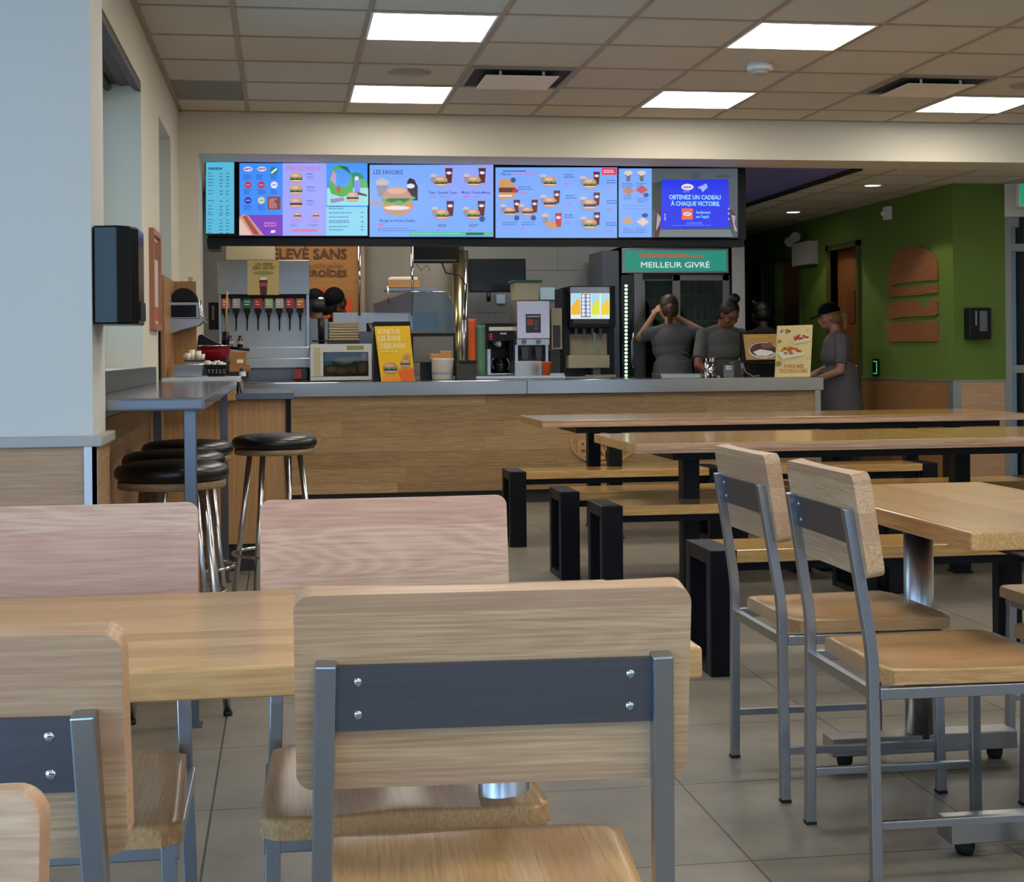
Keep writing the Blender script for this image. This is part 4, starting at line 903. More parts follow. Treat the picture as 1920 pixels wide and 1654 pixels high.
# wood slogan board on the back wall
t = T('slogan_board', 'large tan board lettered ELEVE SANS in brown, on the kitchen wall', 'sign', 600, 640, 14.0)
bp(t, 'board_panel', 516, 448, 676, 690, 14.0, .03, W_SIGN)
d = Disp(13.99); br = M('brown_ink', (82, 46, 14))
d.text('ÉLEVÉ SANS', 580, 477, 19, br, .035, 138); d.text('artificielles', 611, 498, 9, M('brown_soft', (120, 78, 30)), .0, 66); d.text('STÉROÏDES', 602, 513, 12, br, .03, 96)
d.poly([(581, 552), (600, 552), (606, 537), (612, 548), (622, 552), (640, 560), (660, 560), (660, 640), (640, 600), (610, 600), (600, 612), (581, 612)], M('orange_red', (206, 70, 18)))
d.build('board_lettering', t)
bp(thing('hanging_panel', 'beige panel hanging behind the screens at the left', 'panel', P(466, 486, 13.2)), 'panel_sheet', 424, 450, 516, 487, 13.2, .03, mat('beige_panel', (168, 158, 128), .6))
bp(thing('sheet_steel_panel', 'grey sheet steel wall panel right of the slogan board', 'panel', P(760, 640, 14.1)), 'panel_sheet', 684, 450, 850, 895, 14.1, .03, FROST)
bp(thing('wall_strip', 'pale vertical strip at the edge of the slogan board', 'trim', P(680, 640, 13.98)), 'strip', 676, 450, 684, 640, 13.96, .03, mat('pale_strip', (150, 130, 100), .5))
# soda fountain
t = T('drink_dispenser', 'steel drink dispenser with eight coloured taps, at the left of the counter', 'dispenser', 495, 712, 12.5)
YD = 12.4
bp(t, 'upper_cabinet', 408, 488, 580, 552, YD, .5, STEELX, .004)
bp(t, 'valve_bar', 412, 552, 579, 560, YD+.04, .3, BLACKP)
bp(t, 'back_splash', 412, 560, 579, 652, YD+.3, .1, STEELX)
bp(t, 'side_post', 575, 552, 580, 690, YD+.02, .3, STEEL); bp(t, 'side_post', 411, 552, 415, 690, YD+.02, .3, STEEL)
bp(t, 'drip_shelf', 430, 651, 580, 672, YD-.02, .4, STEELX, .003); bp(t, 'drip_tray', 460, 672, 582, 690, YD-.05, .4, STEELX, .003)
bp(t, 'lower_cabinet', 462, 690, 552, 716, YD+.05, .4, STEELD)
b = MB(); b.box(P(408, 700, YD).x, YD+.05, 0, P(580, 700, YD).x, YD+.5, .95); b.build('floor_cabinet', STEELD, t)
d = Disp(YD-.001); d.rect(464, 488, 523, 553, M('cream', (196, 178, 120))); d.text('UN VERRE', 495, 496, 6, M('brown_ink', (82, 46, 14)), .03, 31); d.text('ZÉRO DÉCHET', 495, 503, 6, M('brown_ink', (82, 46, 14)), .03, 42); d.ell(494, 512, 20, 4, M('olive_grey', (150, 144, 96)))
d.poly([(486, 525), (502, 525), (500, 553), (488, 553)], M('dark_maroon', (80, 34, 34))); d.rect(488, 520, 500, 525, PAPERW); d.rect(488, 530, 501, 537, M('pinkish', (160, 80, 80))); d.build('dispenser_poster', t)
cols = [((214, 110, 80), 423), ((170, 170, 172), 443), ((20, 110, 60), 463.5), ((190, 40, 44), 484), ((158, 186, 120), 504), ((190, 184, 176), 524), ((190, 44, 56), 543.5), ((196, 112, 50), 563)]
for i, (c, x) in enumerate(cols):
    b = MB(); boxpx(b, x-7, 560, x+7.5, 578, YD, .06); hd = b.build('tap_label', mat('tap_colour_%d' % i, c, .4), t)
    b = MB(); boxpx(b, x-7, 578, x+6, 586, YD, .06); p0, p1 = P(x, 586, YD+.02), P(x, 596, YD+.02); b.cyl(p0, p1, .02, .009, n=10); b.cyl(p1, P(x, 620, YD+.02), .008, .005, n=8); b.build('tap_lever', BLACKP, t)
d = Disp(YD-.004)
for i, (c, x) in enumerate(cols): d.lines(x-5, 565, 10, 2, 5, PAPERW, 2)
d.build('tap_lettering', t)
t = T('towel_box', 'small black dispenser on the wall left of the drink taps', 'dispenser', 399, 618, 12.6); bp(t, 'case', 391, 567, 409, 618, 12.6, .1, BLACKP, .004); bp(t, 'case_window', 397, 573, 402, 600, 12.598, .004, GREYM)
# things left of the pass
bp(T('red_tin', 'small red and teal boxes beside the drip tray', 'box', 556, 712, 11.95), 'tin_body', 552, 692, 566, 710.5, 11.95, .12, mat('tin_red', (150, 50, 40), .4))
bp(T('teal_carton', 'small dark teal carton beside the red tin', 'box', 572, 712, 11.95), 'carton_body', 567, 692, 576, 710.5, 11.97, .12, mat('teal_dark', (20, 74, 74), .5))
t = T('display_case', 'white countertop display case with paper wrapped food inside, black post on top', 'display case', 640, 714, 11.75)
YC = 11.75
b = MB()
for q in ((582, 645, 697, 660), (582, 706, 697, 713), (582, 660, 606, 706), (691, 660, 697, 706)): boxpx(b, *q, YC, .34)
boxpx(b, 582, 645, 697, 713, YC+.34, .02); b.build('case_body', mat('case_white', (196, 200, 204), .35), t)
bp(t, 'case_label', 650, 648, 682, 656, YC-.002, .002, mat('label_olive', (140, 140, 70), .5)); bp(t, 'case_corner', 590, 652, 601, 705, YC-.006, .006, mat('warm_plastic', (190, 178, 140), .4))
bp(t, 'case_window', 606, 660, 691, 706, YC+.005, .004, GLASS)
b = MB(); b.cyl(P(602, 596, YC+.15), P(603, 645, YC+.15), .03, .025, n=14); b.box(P(586, 642, YC).x, YC+.03, P(0, 645, YC).z-.0, P(622, 642, YC).x, YC+.25, P(600, 638, YC).z); b.build('case_stand', BLACKP, t)
for i, (x, y, w, h, c) in enumerate(((618, 692, 13, 8, (150, 110, 74)), (638, 696, 16, 9, (128, 92, 60)), (660, 694, 18, 10, (120, 84, 54)), (680, 690, 12, 12, (140, 102, 70)), (645, 676, 20, 9, (150, 140, 124)), (668, 672, 18, 8, (136, 126, 112)))):
    b = MB(); p = P(x, y, YC+.12+.03*(i % 3)); b.ball(p, (w/FPX*YC, .07, h/FPX*YC), n=12); tag(b.build('wrapped_sandwich', mat('wrap_%d' % i, tuple(min(255, int(v*1.3)) for v in c), .7, 0, .25, 40)), 'brown paper wrapped food inside the white display case', 'food', 'wrapped food in the display case')
bp(T('blue_tag', 'small blue tag inside the display case', 'tag', 613, 684, YC+.1), 'tag_sheet', 607, 679, 620, 687, YC+.1, .005, mat('tag_blue', (80, 150, 200), .5))
bp(T('pink_tag', 'small pink label hanging inside the display case', 'tag', 682, 670, YC+.04), 'tag_sheet', 678, 662, 687, 676, YC+.04, .005, mat('tag_pink', (226, 130, 140), .5))
for i in range(7):
    b = MB(); boxpx(b, 617+(i % 2), 604+i*5, 674-(i % 3), 608+i*5, 12.25, .2, bev=.002); tag(b.build('paper_tray', mat('paper_tray_tan', (170, 152, 120), .7)), 'flat tan cardboard tray in the stack on the display case', 'tray', 'stack of tan cardboard trays')
bp(T('carton_box', 'grey carton behind the stack of tan trays', 'box', 608, 640, 12.5), 'carton_body', 582, 598, 616, 900, 12.93, .08, mat('pale_blue_box', (150, 166, 184), .6))
bp(T('tray_stand', 'dark stand carrying the tan trays behind the display case', 'stand', 645, 645, 12.25), 'stand_body', 617, 639, 676, 950, 12.2, .3, DKGREY)
# heated pass
t = T('warming_station', 'polished steel pass rail with two slim posts', 'pass', 740, 620, 12.6); YP = 12.9
b = MB(); boxpx(b, 625, 586, 672, 618, YP, .25); boxpx(b, 672, 586, 687, 622, YP-.02, .06); boxpx(b, 687, 586, 815, 605, YP, .25); boxpx(b, 767, 586, 820, 620, YP-.02, .28, bev=.004); b.build('pass_rail', STEELX, t)
for x in (674.5, 773.5):
    b = MB(); b.cyl(P(x-1, 458, YP-.05), P(x, 592, YP-.05), .012, n=14); b.build('pass_post', CHROME, t)
b = MB(); boxpx(b, 674, 622, 700, 716, YP, .2); boxpx(b, 700, 605, 770, 612, YP, .2); b.build('pass_column', STEELD, t)
t = T('sneeze_guard', 'clear angled sneeze guard over the pass', 'guard', 800, 625, 12.7)
b = MB(); b.prism([P(772, 548, 12.8), P(838, 548, 12.8), P(851, 576, 12.8), P(852, 625, 12.8), P(775, 622, 12.8)], (0, .01, 0)); b.build('guard_pane', glass('guard_glass', (205, 215, 218), .06), t)
b = MB(); b.prism([P(770, 546, 12.81), P(700, 570, 12.81), P(702, 586, 12.81), P(770, 586, 12.81)], (0, .01, 0)); b.build('guard_side', glass('guard_side_glass', (200, 190, 188), .1), t)
b = MB(); b.sweep([P(770, 547, 12.79), P(838, 547, 12.79), P(852, 577, 12.79), P(853, 625, 12.79)], .004, n=6); b.build('guard_edge', CHROME, t)
t = T('bread_shelf', 'steel shelf with a tan carton on it behind the guard', 'shelf', 780, 545, 13.4); bp(t, 'shelf_plate', 725, 540, 820, 545, 13.3, .35, STEEL); b = MB(); b.cyl(P(727, 536, 13.3), P(729, 572, 13.3), .008, n=8); b.build('shelf_upright', STEEL, t)
bp(T('flat_carton', 'flat tan carton on the steel shelf', 'box', 758, 538, 13.35), 'carton_body', 729, 525, 787, 539, 13.35, .25, KRAFT)
b = MB(); boxpx(b, 731, 519, 783, 525, 13.36, .22, bev=.006); tag(b.build('paper_pile', PAPERW), 'white paper heaped on the flat carton', 'paper')
t = T('duct_pipe', 'large round brushed duct behind the pass', 'duct', 860, 700, 13.6); b = MB(); b.cyl(P(862, 470, 13.85), P(862, 893, 13.85), .075, n=28); b.build('pipe', brushed('brassy_steel', (186, 172, 132), .22, axis=2), t)
t = T('duct_pipe', 'slim bright steel pipe right of the large duct', 'pipe', 874, 700, 13.5); b = MB(); b.cyl(P(874, 470, 13.5), P(866, 902, 13.5), .022, n=16); b.build('pipe', CHROME, t)
t = T('order_monitor', 'small black order monitor hanging under the screens', 'monitor', 818, 492, 12.9); bp(t, 'monitor_case', 775, 455, 861, 493, 12.9, .08, BLACKP, .004); bp(t, 'monitor_edge', 777, 487, 856, 489, 12.896, .004, GREYM)
b = MB(); b.sweep([P(780, 494, 12.95), P(790, 508, 12.95), P(800, 497, 12.95), P(806, 508, 12.95)], .003, n=6); b.sweep([P(828, 492, 12.95), P(836, 512, 12.95), P(862, 516, 12.95), P(874, 535, 12.95), P(871, 590, 12.95), P(866, 640, 12.95)], .007, n=6); tag(b.build('cable', RUBBER), 'black cables looping down from the order monitor', 'cable')
# grey tiled wall part with dark tv
t = T('grey_partition', 'grey tiled wall section with the black monitor', 'wall panel', 1000, 700, 14.0); b = MB(); a = P(870, 460, 14.05); c = P(1165, 460, 14.05)
b.box(a.x, 14.05, 0, c.x, 14.1, 2.6)
b.build('tiles', KWALL, t); b = MB()
for (x0, y0, x1, y1) in ((985, 506, 1090, 507.3), (870, 585, 1045, 586), (930, 586, 931, 700), (1045, 470, 1046, 506)): boxpx(b, x0, y0, x1, y1, 14.046, .004)
b.build('tile_joint', mat('joint', (96, 96, 98), .5), t)
t = T('wall_monitor', 'black wall monitor above the coffee machines', 'monitor', 932, 549, 13.6); bp(t, 'monitor_case', 879, 485, 986, 548, 13.6, .06, BLACKP, .003); bp(t, 'monitor_glass', 882, 488, 983, 545, 13.598, .003, mat('screen_off', (26, 30, 34), .2)); b = MB(); b.cyl(P(916, 549, 13.62), P(916, 566, 13.62), .02, n=10); b.build('monitor_mount', BLACKP, t)
bp(T('wall_notice', 'small pale blue notice stuck under the black monitor', 'paper', 939, 568, 14.03), 'sheet', 931, 552, 947, 569, 14.03, .003, mat('pale_blue_paper', (170, 200, 220), .6))
bp(T('wall_notice', 'small pale blue notice behind the white tub', 'paper', 1019, 562, 14.03), 'sheet', 1013, 539, 1040, 562, 14.03, .003, mat('pale_blue_paper', (170, 200, 220), .6))
t = T('side_panel', 'grey steel side panel next to the drinks cooler', 'panel', 1148, 700, 13.3); bp(t, 'panel_sheet', 1131, 470, 1162, 899, 13.35, .6, mat('panel_bluegrey', (92, 98, 108), .3, .6))
# machines
def on_counter(): pass
t = T('menu_poster', 'yellow leaning breakfast poster with two burgers on the counter', 'sign', 742, 716, 11.62)
d = Disp(11.6); yl = M('yellow', (250, 200, 30)); b = MB()
q = [(702, 612), (768, 611), (778, 715), (715, 716)]; b.prism([P(x, y, 11.604) for x, y in q], (0, .012, 0)); b.build('poster_board', mat('poster_edge', (230, 190, 60), .6), t)
d.poly(q, yl)
wt = M('cream_white', (250, 240, 190))
d.text('BONJOUR', 729, 622, 9.5, wt, .035, 42); d.text('LES BONS', 730, 635, 9.5, wt, .035, 42); d.text('DÉJEUNERS', 737, 649, 9.5, wt, .035, 48); d.lines(714, 658, 38, 1, 3, wt, 1.4)
def f2(n, c): return M('p_'+n, c)
burger(d, 732, 689, 28, f2); burger(d, 760, 680, 20, f2); d.ell(763, 668, 7, 4, f2('bun_top', (206, 150, 112)))
d.poly([(746, 694), (775, 690), (777, 714), (752, 714)], M('deep_orange', (236, 110, 30))); d.poly([(716, 704), (742, 702), (752, 714), (716, 715)], M('warm_orange', (244, 160, 40))); d.build('poster_print', t)
bp(T('poster_stand', 'black frame behind the yellow poster', 'stand', 735, 716, 11.8), 'stand_body', 701, 603, 770, 716, 11.8, .03, BLACKP)
t = T('till_monitor', 'black till monitor with grey screen beside the yellow poster', 'monitor', 815, 712, 12.0); bp(t, 'monitor_case', 768, 624, 854, 680, 12.0, .06, BLACKP, .003); bp(t, 'monitor_glass', 775, 631, 850, 679, 11.998, .003, mat('grey_glass', (110, 106, 96), .3)); bp(t, 'monitor_base', 790, 680, 850, 712, 12.0, .1, BLACKP)  # grey of the monitor glass is a reflection put into its colour
t = T('white_canister', 'white labelled tub holding folded paper bags on the counter', 'tub', 830, 712, 11.8)
c = P(830, 712, 11.8); b = MB(); r = 20/FPX*11.8; b.lathe([(0, 0), (r, 0), (r*1.05, .16), (r*1.08, .165), (r*1.05, .17), (0, .17)], c, 24); b.build('tub_body', mat('tub_white', (226, 220, 214), .4), t)
b = MB(); b.lathe([(r*1.015, .04), (r*1.03, .12)], c, 24); b.build('tub_label', mat('tub_label', (140, 150, 160), .5, 0, .5, 60), t)
for i, (x0, y0, x1) in enumerate(((807, 663, 829), (826, 658, 847))):
    b = MB(); boxpx(b, x0, y0, x1, 675, 11.76+.02*i, .06, bev=.006); tag(b.build('paper_bag', KRAFT), ('folded brown paper bag in the white tub, left one', 'folded brown paper bag in the white tub, right one')[i], 'paper bag')
bp(T('card_terminal', 'small black box with a white dot on the counter edge', 'box', 875, 712, 11.7), 'box_body', 856, 683, 892, 713, 11.7, .12, DKGREY, .003); bp(T('box_lid', 'black upper box above the small dark grey box', 'box', 878, 684, 11.75), 'box_body', 864, 676, 893, 684, 11.72, .12, BLACKP)
t = T('orange_cup_tube', 'tall stack of orange cups', 'cup stack', 885, 704, 12.5)
def stack(t, x, y0, y1, wpx, Y, m, m2, n=8):
    a, d_ = P(x, y0, Y), P(x, y1, Y); r = wpx/2/FPX*Y; h = (a.z-d_.z); b = MB()
    b.lathe([(0, 0), (r*.85, 0)]+[(r*(.95 if j % 2 else 1.02), h*.12+h*.88*j/(2*n)) for j in range(2*n+1)]+[(0, h)], (d_.x, Y, d_.z), 22); b.build('cups', m, t)
stack(t, 886, 598, 705, 14, 12.5, ORANGE, None)
t = T('green_cup_tube', 'tall stack of green cups right of the orange cups', 'cup stack', 902, 704, 12.4); stack(t, 902, 610, 705, 17, 12.5, TEAL, None)
t = T('steel_tube', 'steel cup tube behind the orange cups', 'tube', 872, 700, 12.5); b = MB(); b.cyl(P(870, 600, 12.6), P(870, 704.5, 12.6), .02, n=12); b.build('tube', STEEL, t)
t = T('coffee_maker', 'black coffee maker with a glass pot', 'coffee machine', 938, 705, 12.95); YM = 12.95
bp(t, 'brewer_head', 911, 606, 963, 640, YM, .35, BLACKP, .004); bp(t, 'head_plate', 917, 613, 961, 620, YM-.004, .004, PAPERW); bp(t, 'brewer_back', 914, 640, 963, 702, YM+.22, .15, BLACKP); bp(t, 'brewer_side', 914, 655, 920, 703, YM+.02, .2, STEEL); bp(t, 'brewer_side', 955, 640, 963, 703, YM+.02, .2, BLACKP)
bp(t, 'warming_plate', 914, 700, 962, 702.5, YM, .35, STEELX); c = P(936, 640, YM+.1); b = MB(); b.lathe([(.06, 0), (.055, -.03), (.03, -.065), (0, -.065)], c, 20); b.build('filter_basket', STEEL, t)
c = P(939, 700, YM+.1); b = MB(); b.lathe([(0, 0), (.07, 0), (.085, .04), (.075, .09), (.045, .12), (.045, .14), (0, .14)], c, 24); b.build('coffee_pot', BLACKG, t)
b = MB(); b.sweep([P(925, 672, YM), P(921, 680, YM), P(926, 692, YM)], .004, n=6); b.sweep([P(951, 672, YM), P(955, 682, YM), P(953, 694, YM)], .004, n=6); b.build('pot_handle', STEEL, t)
d = Disp(YM-.003); d.lines(938, 624, 14, 1, 3, PAPERW, 3); d.lines(918, 626, 6, 3, 4, DOTR, 2); d.build('brewer_print', t)
t = T('frozen_drink_machine', 'tall pinkish steel machine with a dark touch panel and two spouts', 'drink machine', 999, 704, 12.7); YF = 12.7
bp(t, 'machine_body', 969, 564, 1031, 635, YF, .4, brushed('rosy_steel', (200, 186, 190), .25, axis=0), .004); bp(t, 'touch_panel', 986, 589, 1014, 624, YF-.004, .004, mat('touch_dark', (40, 36, 38), .3)); bp(t, 'spout_bar', 969, 636, 1030, 647, YF-.01, .2, STEEL)
for x in (983, 1010): b = MB(); b.cyl(P(x, 641, YF-.03), P(x, 641, YF), .022, n=16); b.build('spout', GREYM, t)
bp(t, 'back_plate', 969, 647, 1028, 678, YF+.12, .02, mat('plate_dark', (34, 36, 40), .3)); bp(t, 'side_leg', 966, 647, 971, 678, YF, .1, STEEL); bp(t, 'side_leg', 1023, 647, 1028, 678, YF, .1, STEEL); bp(t, 'lower_cabinet', 965, 677, 1016, 705, YF-.02, .35, STEELX, .003)
d = Disp(YF-.006); d.rect(988, 592, 1012, 595, M('pale', (170, 170, 170))); d.rect(988, 598, 1000, 610, M('warm_red', (170, 70, 60))); d.lines(1002, 600, 9, 5, 4, M('pale', (170, 170, 170)), .8); d.poly([(977, 651), (991, 651), (989, 674), (979, 674)], M('outline_grey', (70, 72, 76))); d.poly([(1003, 651), (1017, 651), (1014, 674), (1006, 674)], M('outline_grey', (70, 72, 76))); d.build('panel_print', t)
t = T('food_tub', 'translucent tub with a dark green lid on top of the steel machine', 'tub', 988, 562, 12.9)
b = MB(); a = [P(964, 529, 12.85), P(1014, 529, 12.85), P(1010, 563, 12.85), P(967, 563, 12.85)]; b.prism(a, (0, .25, 0)); b.build('tub_body', mat('tub_translucent', (168, 164, 140), .4), t, bevel=.008); bp(t, 'tub_lid', 961, 525, 1017, 529.5, 12.84, .27, mat('lid_green', (30, 84, 64), .5))
c = P(1025, 705, 12.4); c.z = .962; t = thing('orange_cup', 'single orange paper cup in front of the steel machine', 'cup', c); b = MB(); b.lathe([(0, 0), (.028, 0), (.041, .13), (.043, .132), (.04, .12), (0, .1)], c, 22); b.build('cup_body', ORANGE, t)
t = T('cup_dispenser', 'slim beige dispenser with a dark front beside the orange cup', 'dispenser', 1044, 700, 12.8); bp(t, 'dispenser_body', 1034, 578, 1054, 655, 12.8, .2, BEIGE, .003); bp(t, 'dispenser_front', 1037, 610, 1051, 652, 12.797, .004, mat('front_dark', (40, 40, 42), .3)); bp(t, 'dispenser_base', 1032, 657, 1050, 702, 12.8, .2, DKGREY); bp(t, 'base_plate', 1028, 700, 1058, 704, 12.78, .25, STEEL)
t = T('juice_machine', 'black drink machine with a backlit panel of juice pictures', 'drink machine', 1108, 705, 12.8); YJ = 12.75
bp(t, 'machine_shell', 1056, 540, 1068, 705, YJ+.12, .4, BLACKP); bp(t, 'machine_head', 1068, 536, 1154, 614, YJ+.01, .45, BLACKP, .005); bp(t, 'machine_back', 1058, 612, 1152, 705, YJ+.2, .25, BLACKP); bp(t, 'head_top', 1069, 538, 1143, 550, YJ, .01, STEELX)
d = Disp(YJ-.002); d.rect(1070, 550, 1143, 598, E('panel_white', (220, 236, 236)))
for (x0, x1, c1) in ((1071, 1088, (240, 180, 40)), (1109, 1124, (220, 226, 70)), (1127, 1142, (244, 206, 50))): d.rect(x0, 551, x1, 590, E('panel_sky', (170, 216, 236))); d.poly([(x0, 590), (x0, 575), (x0+6, 568), (x1-3, 560), (x1, 566), (x1, 590)], E('juice%d' % c1[1], c1)); d.rect((x0+x1)/2, 562, x1-2, 586, E('juice%d' % c1[1], c1))
d.rect(1089, 551, 1107, 595, E('panel_grey', (120, 130, 134)))
for j in range(6):
    for x in (1093.5, 1102.5): d.ell(x, 555+j*7, 3.2, 3.2, E('white', (226, 226, 250)))
d.rect(1074, 599, 1141, 607, M('outline_grey', (70, 72, 76))); d.build('backlit_panel', t)
bp(t, 'splash_plate', 1063, 626, 1138, 666, YJ+.17, .02, BEIGE, .002); bp(t, 'drip_tray', 1066, 666, 1143, 690, YJ-.02, .3, BEIGE, .003); bp(t, 'machine_foot', 1112, 690, 1126, 705, YJ+.05, .2, GREYM); bp(t, 'foot_plate', 1098, 703, 1155, 708, YJ, .4, BEIGE)
for x in (1080, 1095, 1111, 1126): b = MB(); b.cyl(P(x, 614, YJ+.1), P(x, 634, YJ+.1), .018, .01, n=12); b.ball(P(x, 631, YJ+.08), .012, n=10); b.build('nozzle', GREYM, t)
bp(t, 'tray_glow', 1113, 624, 1117, 682, YJ+.0, .008, mat('greenish_tube', (120, 150, 130), .3))  # slim upright greenish strip in front of the splash plate
t = T('coaster_mat', 'flat steel tray along the back edge of the counter', 'tray', 965, 709, 12.05); bp(t, 'tray_plate', 893, 705, 1060, 709.5, 11.9, .2, STEELX)
# drinks cooler
t = T('drinks_cooler', 'tall glass door cooler with a green MEILLEUR GIVRE sign on top', 'cooler', 1270, 700, 13.4); YK = 13.3
xa, xb = P(1165, 500, YK).x, P(1370, 500, YK).x; zc = P(1268, 463, YK).z
b = MB(); b.box(xa, YK+.02, 0, xa+.06, YK+.75, zc); b.box(xb-.05, YK+.02, 0, xb, YK+.75, zc); b.box(xa, YK+.72, 0, xb, YK+.75, zc); b.box(xa, YK+.02, zc-.3, xb, YK+.75, zc); b.box(xa, YK+.02, 0, xb, YK+.75, .9)
b.build('cooler_case', mat('cooler_dark', (34, 36, 38), .4), t)
bp(t, 'sign_frame', 1166, 466, 1366, 512, YK, .03, STEELX, .003)
d = Disp(YK-.001); d.rect(1171, 470, 1362, 508, E('sign_green', (36, 150, 130), .8)); [d.lines(1198, 476+k_*2.6, 134, 1, 3, E('sign_red', (196, 90, 60), .8), 2, seed=k_) for k_ in range(3)]; 
WS = E('sign_white', (232, 240, 232), 1.0)
def slab(dd, txt, cx, cy, h, w, m):
    dd.text(txt, cx, cy, h, m, 0, w); n_ = len(txt)
slab(d, 'MEILLEUR GIVRÉ', 1265, 497.5, 11, 136, WS)
d.build('sign_face', t)
for (x0, x1) in ((1206, 1272), (1262, 1368)):
    Y2 = YK-.01 if x0 > 1250 else YK+.03
    b = MB(); boxpx(b, x0, 516, x0+(14 if x0 > 1250 else 4), 712, Y2, .03); boxpx(b, x1-12, 516, x1, 712, Y2, .03); boxpx(b, x0, 516, x1, 526, Y2, .03); dr = b.build('cooler_door', mat('door_steel', (130, 130, 130), .3, .8), t)
    b = MB(); boxpx(b, x0+4, 526, x1-12, 712, Y2+.01, .004); b.build('door_glass', GLASSG, dr)
bp(t, 'frame_post', 1190, 513, 1206, 716, YK-.02, .06, mat('door_steel', (130, 130, 130), .3, .8)); bp(t, 'side_window', 1166, 516, 1190, 716, YK+.0, .02, mat('side_glass', (40, 50, 50), .15))
b = MB()
for j in range(26): b.ball(P(1174, 536+j*7, YK-.003), (.016, .006, .013), n=8)
b.build('led_strip', emat('led', (220, 250, 215), 1.6), t)  # glowing beads stand in for an LED strip's reflection in the side glass
b = MB()
for y in (552, 605, 655): boxpx(b, 1206, y, 1358, y+3, YK+.3, .3)
b.build('cooler_shelf', mat('shelf_grey', (110, 116, 116), .4), t)
b = MB(); boxpx(b, 1290, 600, 1360, 602, YK+.2, .3); b.build('shelf_rail', mat('shelf_grey', (110, 116, 116), .4), t)
b = MB(); b.sweep([P(1189, 625, YK-.04), P(1186, 640, YK-.06), P(1186, 680, YK-.06), P(1190, 692, YK-.04)], .012, n=8); b.build('door_handle', STEEL, t)
rr = random.Random(3); bm_ = mat('bottle_grey', (90, 104, 104), .2); k_ = 0
for row, (y, xs) in enumerate(((552, (1216, 1228, 1240, 1290, 1304, 1318, 1332)), (605, (1218, 1232, 1290, 1302, 1316, 1328, 1342)))):
    for x in xs:
        p = P(x, y, YK+.4); b = MB(); b.lathe([(0, 0), (.025, 0), (.027, .1), (.012, .15), (.012, .17), (0, .17)], p, 12); tag(b.build('cooler_bottle', bm_), ('glass bottle on the upper shelf inside the drinks cooler', 'glass bottle on the lower shelf inside the drinks cooler')[row], 'bottle', ('bottles on the upper cooler shelf', 'bottles on the lower cooler shelf')[row])
t = T('cooler_side_panel', 'bright brushed steel panel at the right side of the cooler', 'panel', 1382, 700, 12.9); bp(t, 'panel_sheet', 1373, 461, 1397, 712, 13.28, .8, brushed('bright_steel', (205, 205, 208), .25, axis=2))
# right end of the counter
t = T('serving_tray', 'flat steel tray on the counter in front of the two workers', 'tray', 1280, 710, 11.7); b = MB(); b.prism([P(1238, 701, 11.7), P(1320, 701, 11.7), P(1318, 709.5, 11.7), P(1242, 709.5, 11.7)], (0, .3, 0)); b.build('tray_body', STEELX, t)
c = P(1331, 709.5, 11.6); t = thing('straw_canister', 'shiny steel canister of straws on the counter', 'canister', c); r = 11/FPX*11.6
b = MB(); b.lathe([(0, 0), (r, 0), (r, .135), (r*.9, .135), (r*.88, .1), (0, .1)], c, 26); b.build('canister_body', CHROME, t)
b = MB()
for i in range(9): a = i*2.3; b.cyl(c+Vector((.025*math.cos(a), .025*math.sin(a), .08)), c+Vector((.033*math.cos(a), .033*math.sin(a), .155+.006*(i % 3))), .003, n=6)
b.build('straws', PAPERW, t)
t = T('payment_terminal', 'dark grey payment terminal behind a small clear sign', 'terminal', 1370, 709, 11.8); bp(t, 'terminal_body', 1344, 675, 1390, 710, 11.8, .1, DKGREY, .004); d = Disp(11.797); d.lines(1369, 679, 8, 1, 3, M('pale', (170, 170, 170)), 1.5); d.build('terminal_print', t)
t = T('clear_sign', 'small clear plastic sign with a white label on the counter', 'sign', 1366, 709, 11.6); bp(t, 'sign_pane', 1357, 684, 1376, 709, 11.6, .01, mat('clear_plastic', (110, 124, 128), .15)); d = Disp(11.598); d.lines(1361, 686, 11, 2, 4, PAPERW, 3); d.build('sign_label', t)
b = MB(); b.ball(P(1347, 706.5, 11.6), .012, n=12); tag(b.build('white_ball', WHITE), 'tiny white ball on the counter beside the straw canister', 'ball')
t = T('menu_board_display', 'tan display with a picture of a dessert plate beside the cash desk', 'sign', 1430, 690, 11.85); bp(t, 'display_case', 1390, 623, 1462, 680, 11.9, .04, BLACKP)
d = Disp(11.89); d.poly([(1393, 627), (1460, 626), (1460, 674), (1399, 675)], E('tan_screen', (130, 98, 50))); d.ell(1431, 657, 27, 15, E('plate_rim', (150, 148, 150))); d.ell(1431, 656, 25, 13, E('cake_dark', (56, 32, 28))); d.poly([(1412, 660), (1425, 655), (1446, 658), (1452, 662), (1436, 668), (1420, 667)], E('cream_pale', (166, 166, 158))); d.poly([(1425, 645), (1446, 642), (1450, 652), (1430, 654)], E('cake_brown', (92, 56, 38))); d.lines(1402, 630, 48, 1, 3, E('gold_ink', (150, 112, 40)), 2.4); d.build('display_picture', t)
bp(t, 'display_foot', 1402, 680, 1456, 710, 11.95, .12, BLACKP, .004)
b = MB(); b.sweep([P(1392, 682, 11.75), P(1398, 698, 11.75), P(1412, 706, 11.75), P(1424, 704, 11.75)], .006, n=6); tag(b.build('terminal_cable', GREYM), 'grey looped cable beside the tan display', 'cable')
t = T('snack_poster', 'cream counter poster with three trays of red and yellow snacks', 'sign', 1488, 710, 11.5)
q = [(1458, 611), (1524, 609), (1519, 709), (1453, 710)]; b = MB(); b.prism([P(x, y, 11.504) for x, y in q], (0, .012, 0)); b.build('poster_board', mat('cream_edge', (230, 214, 160), .6), t)
d = Disp(11.5); d.poly(q, M('pale_yellow', (244, 226, 160)))
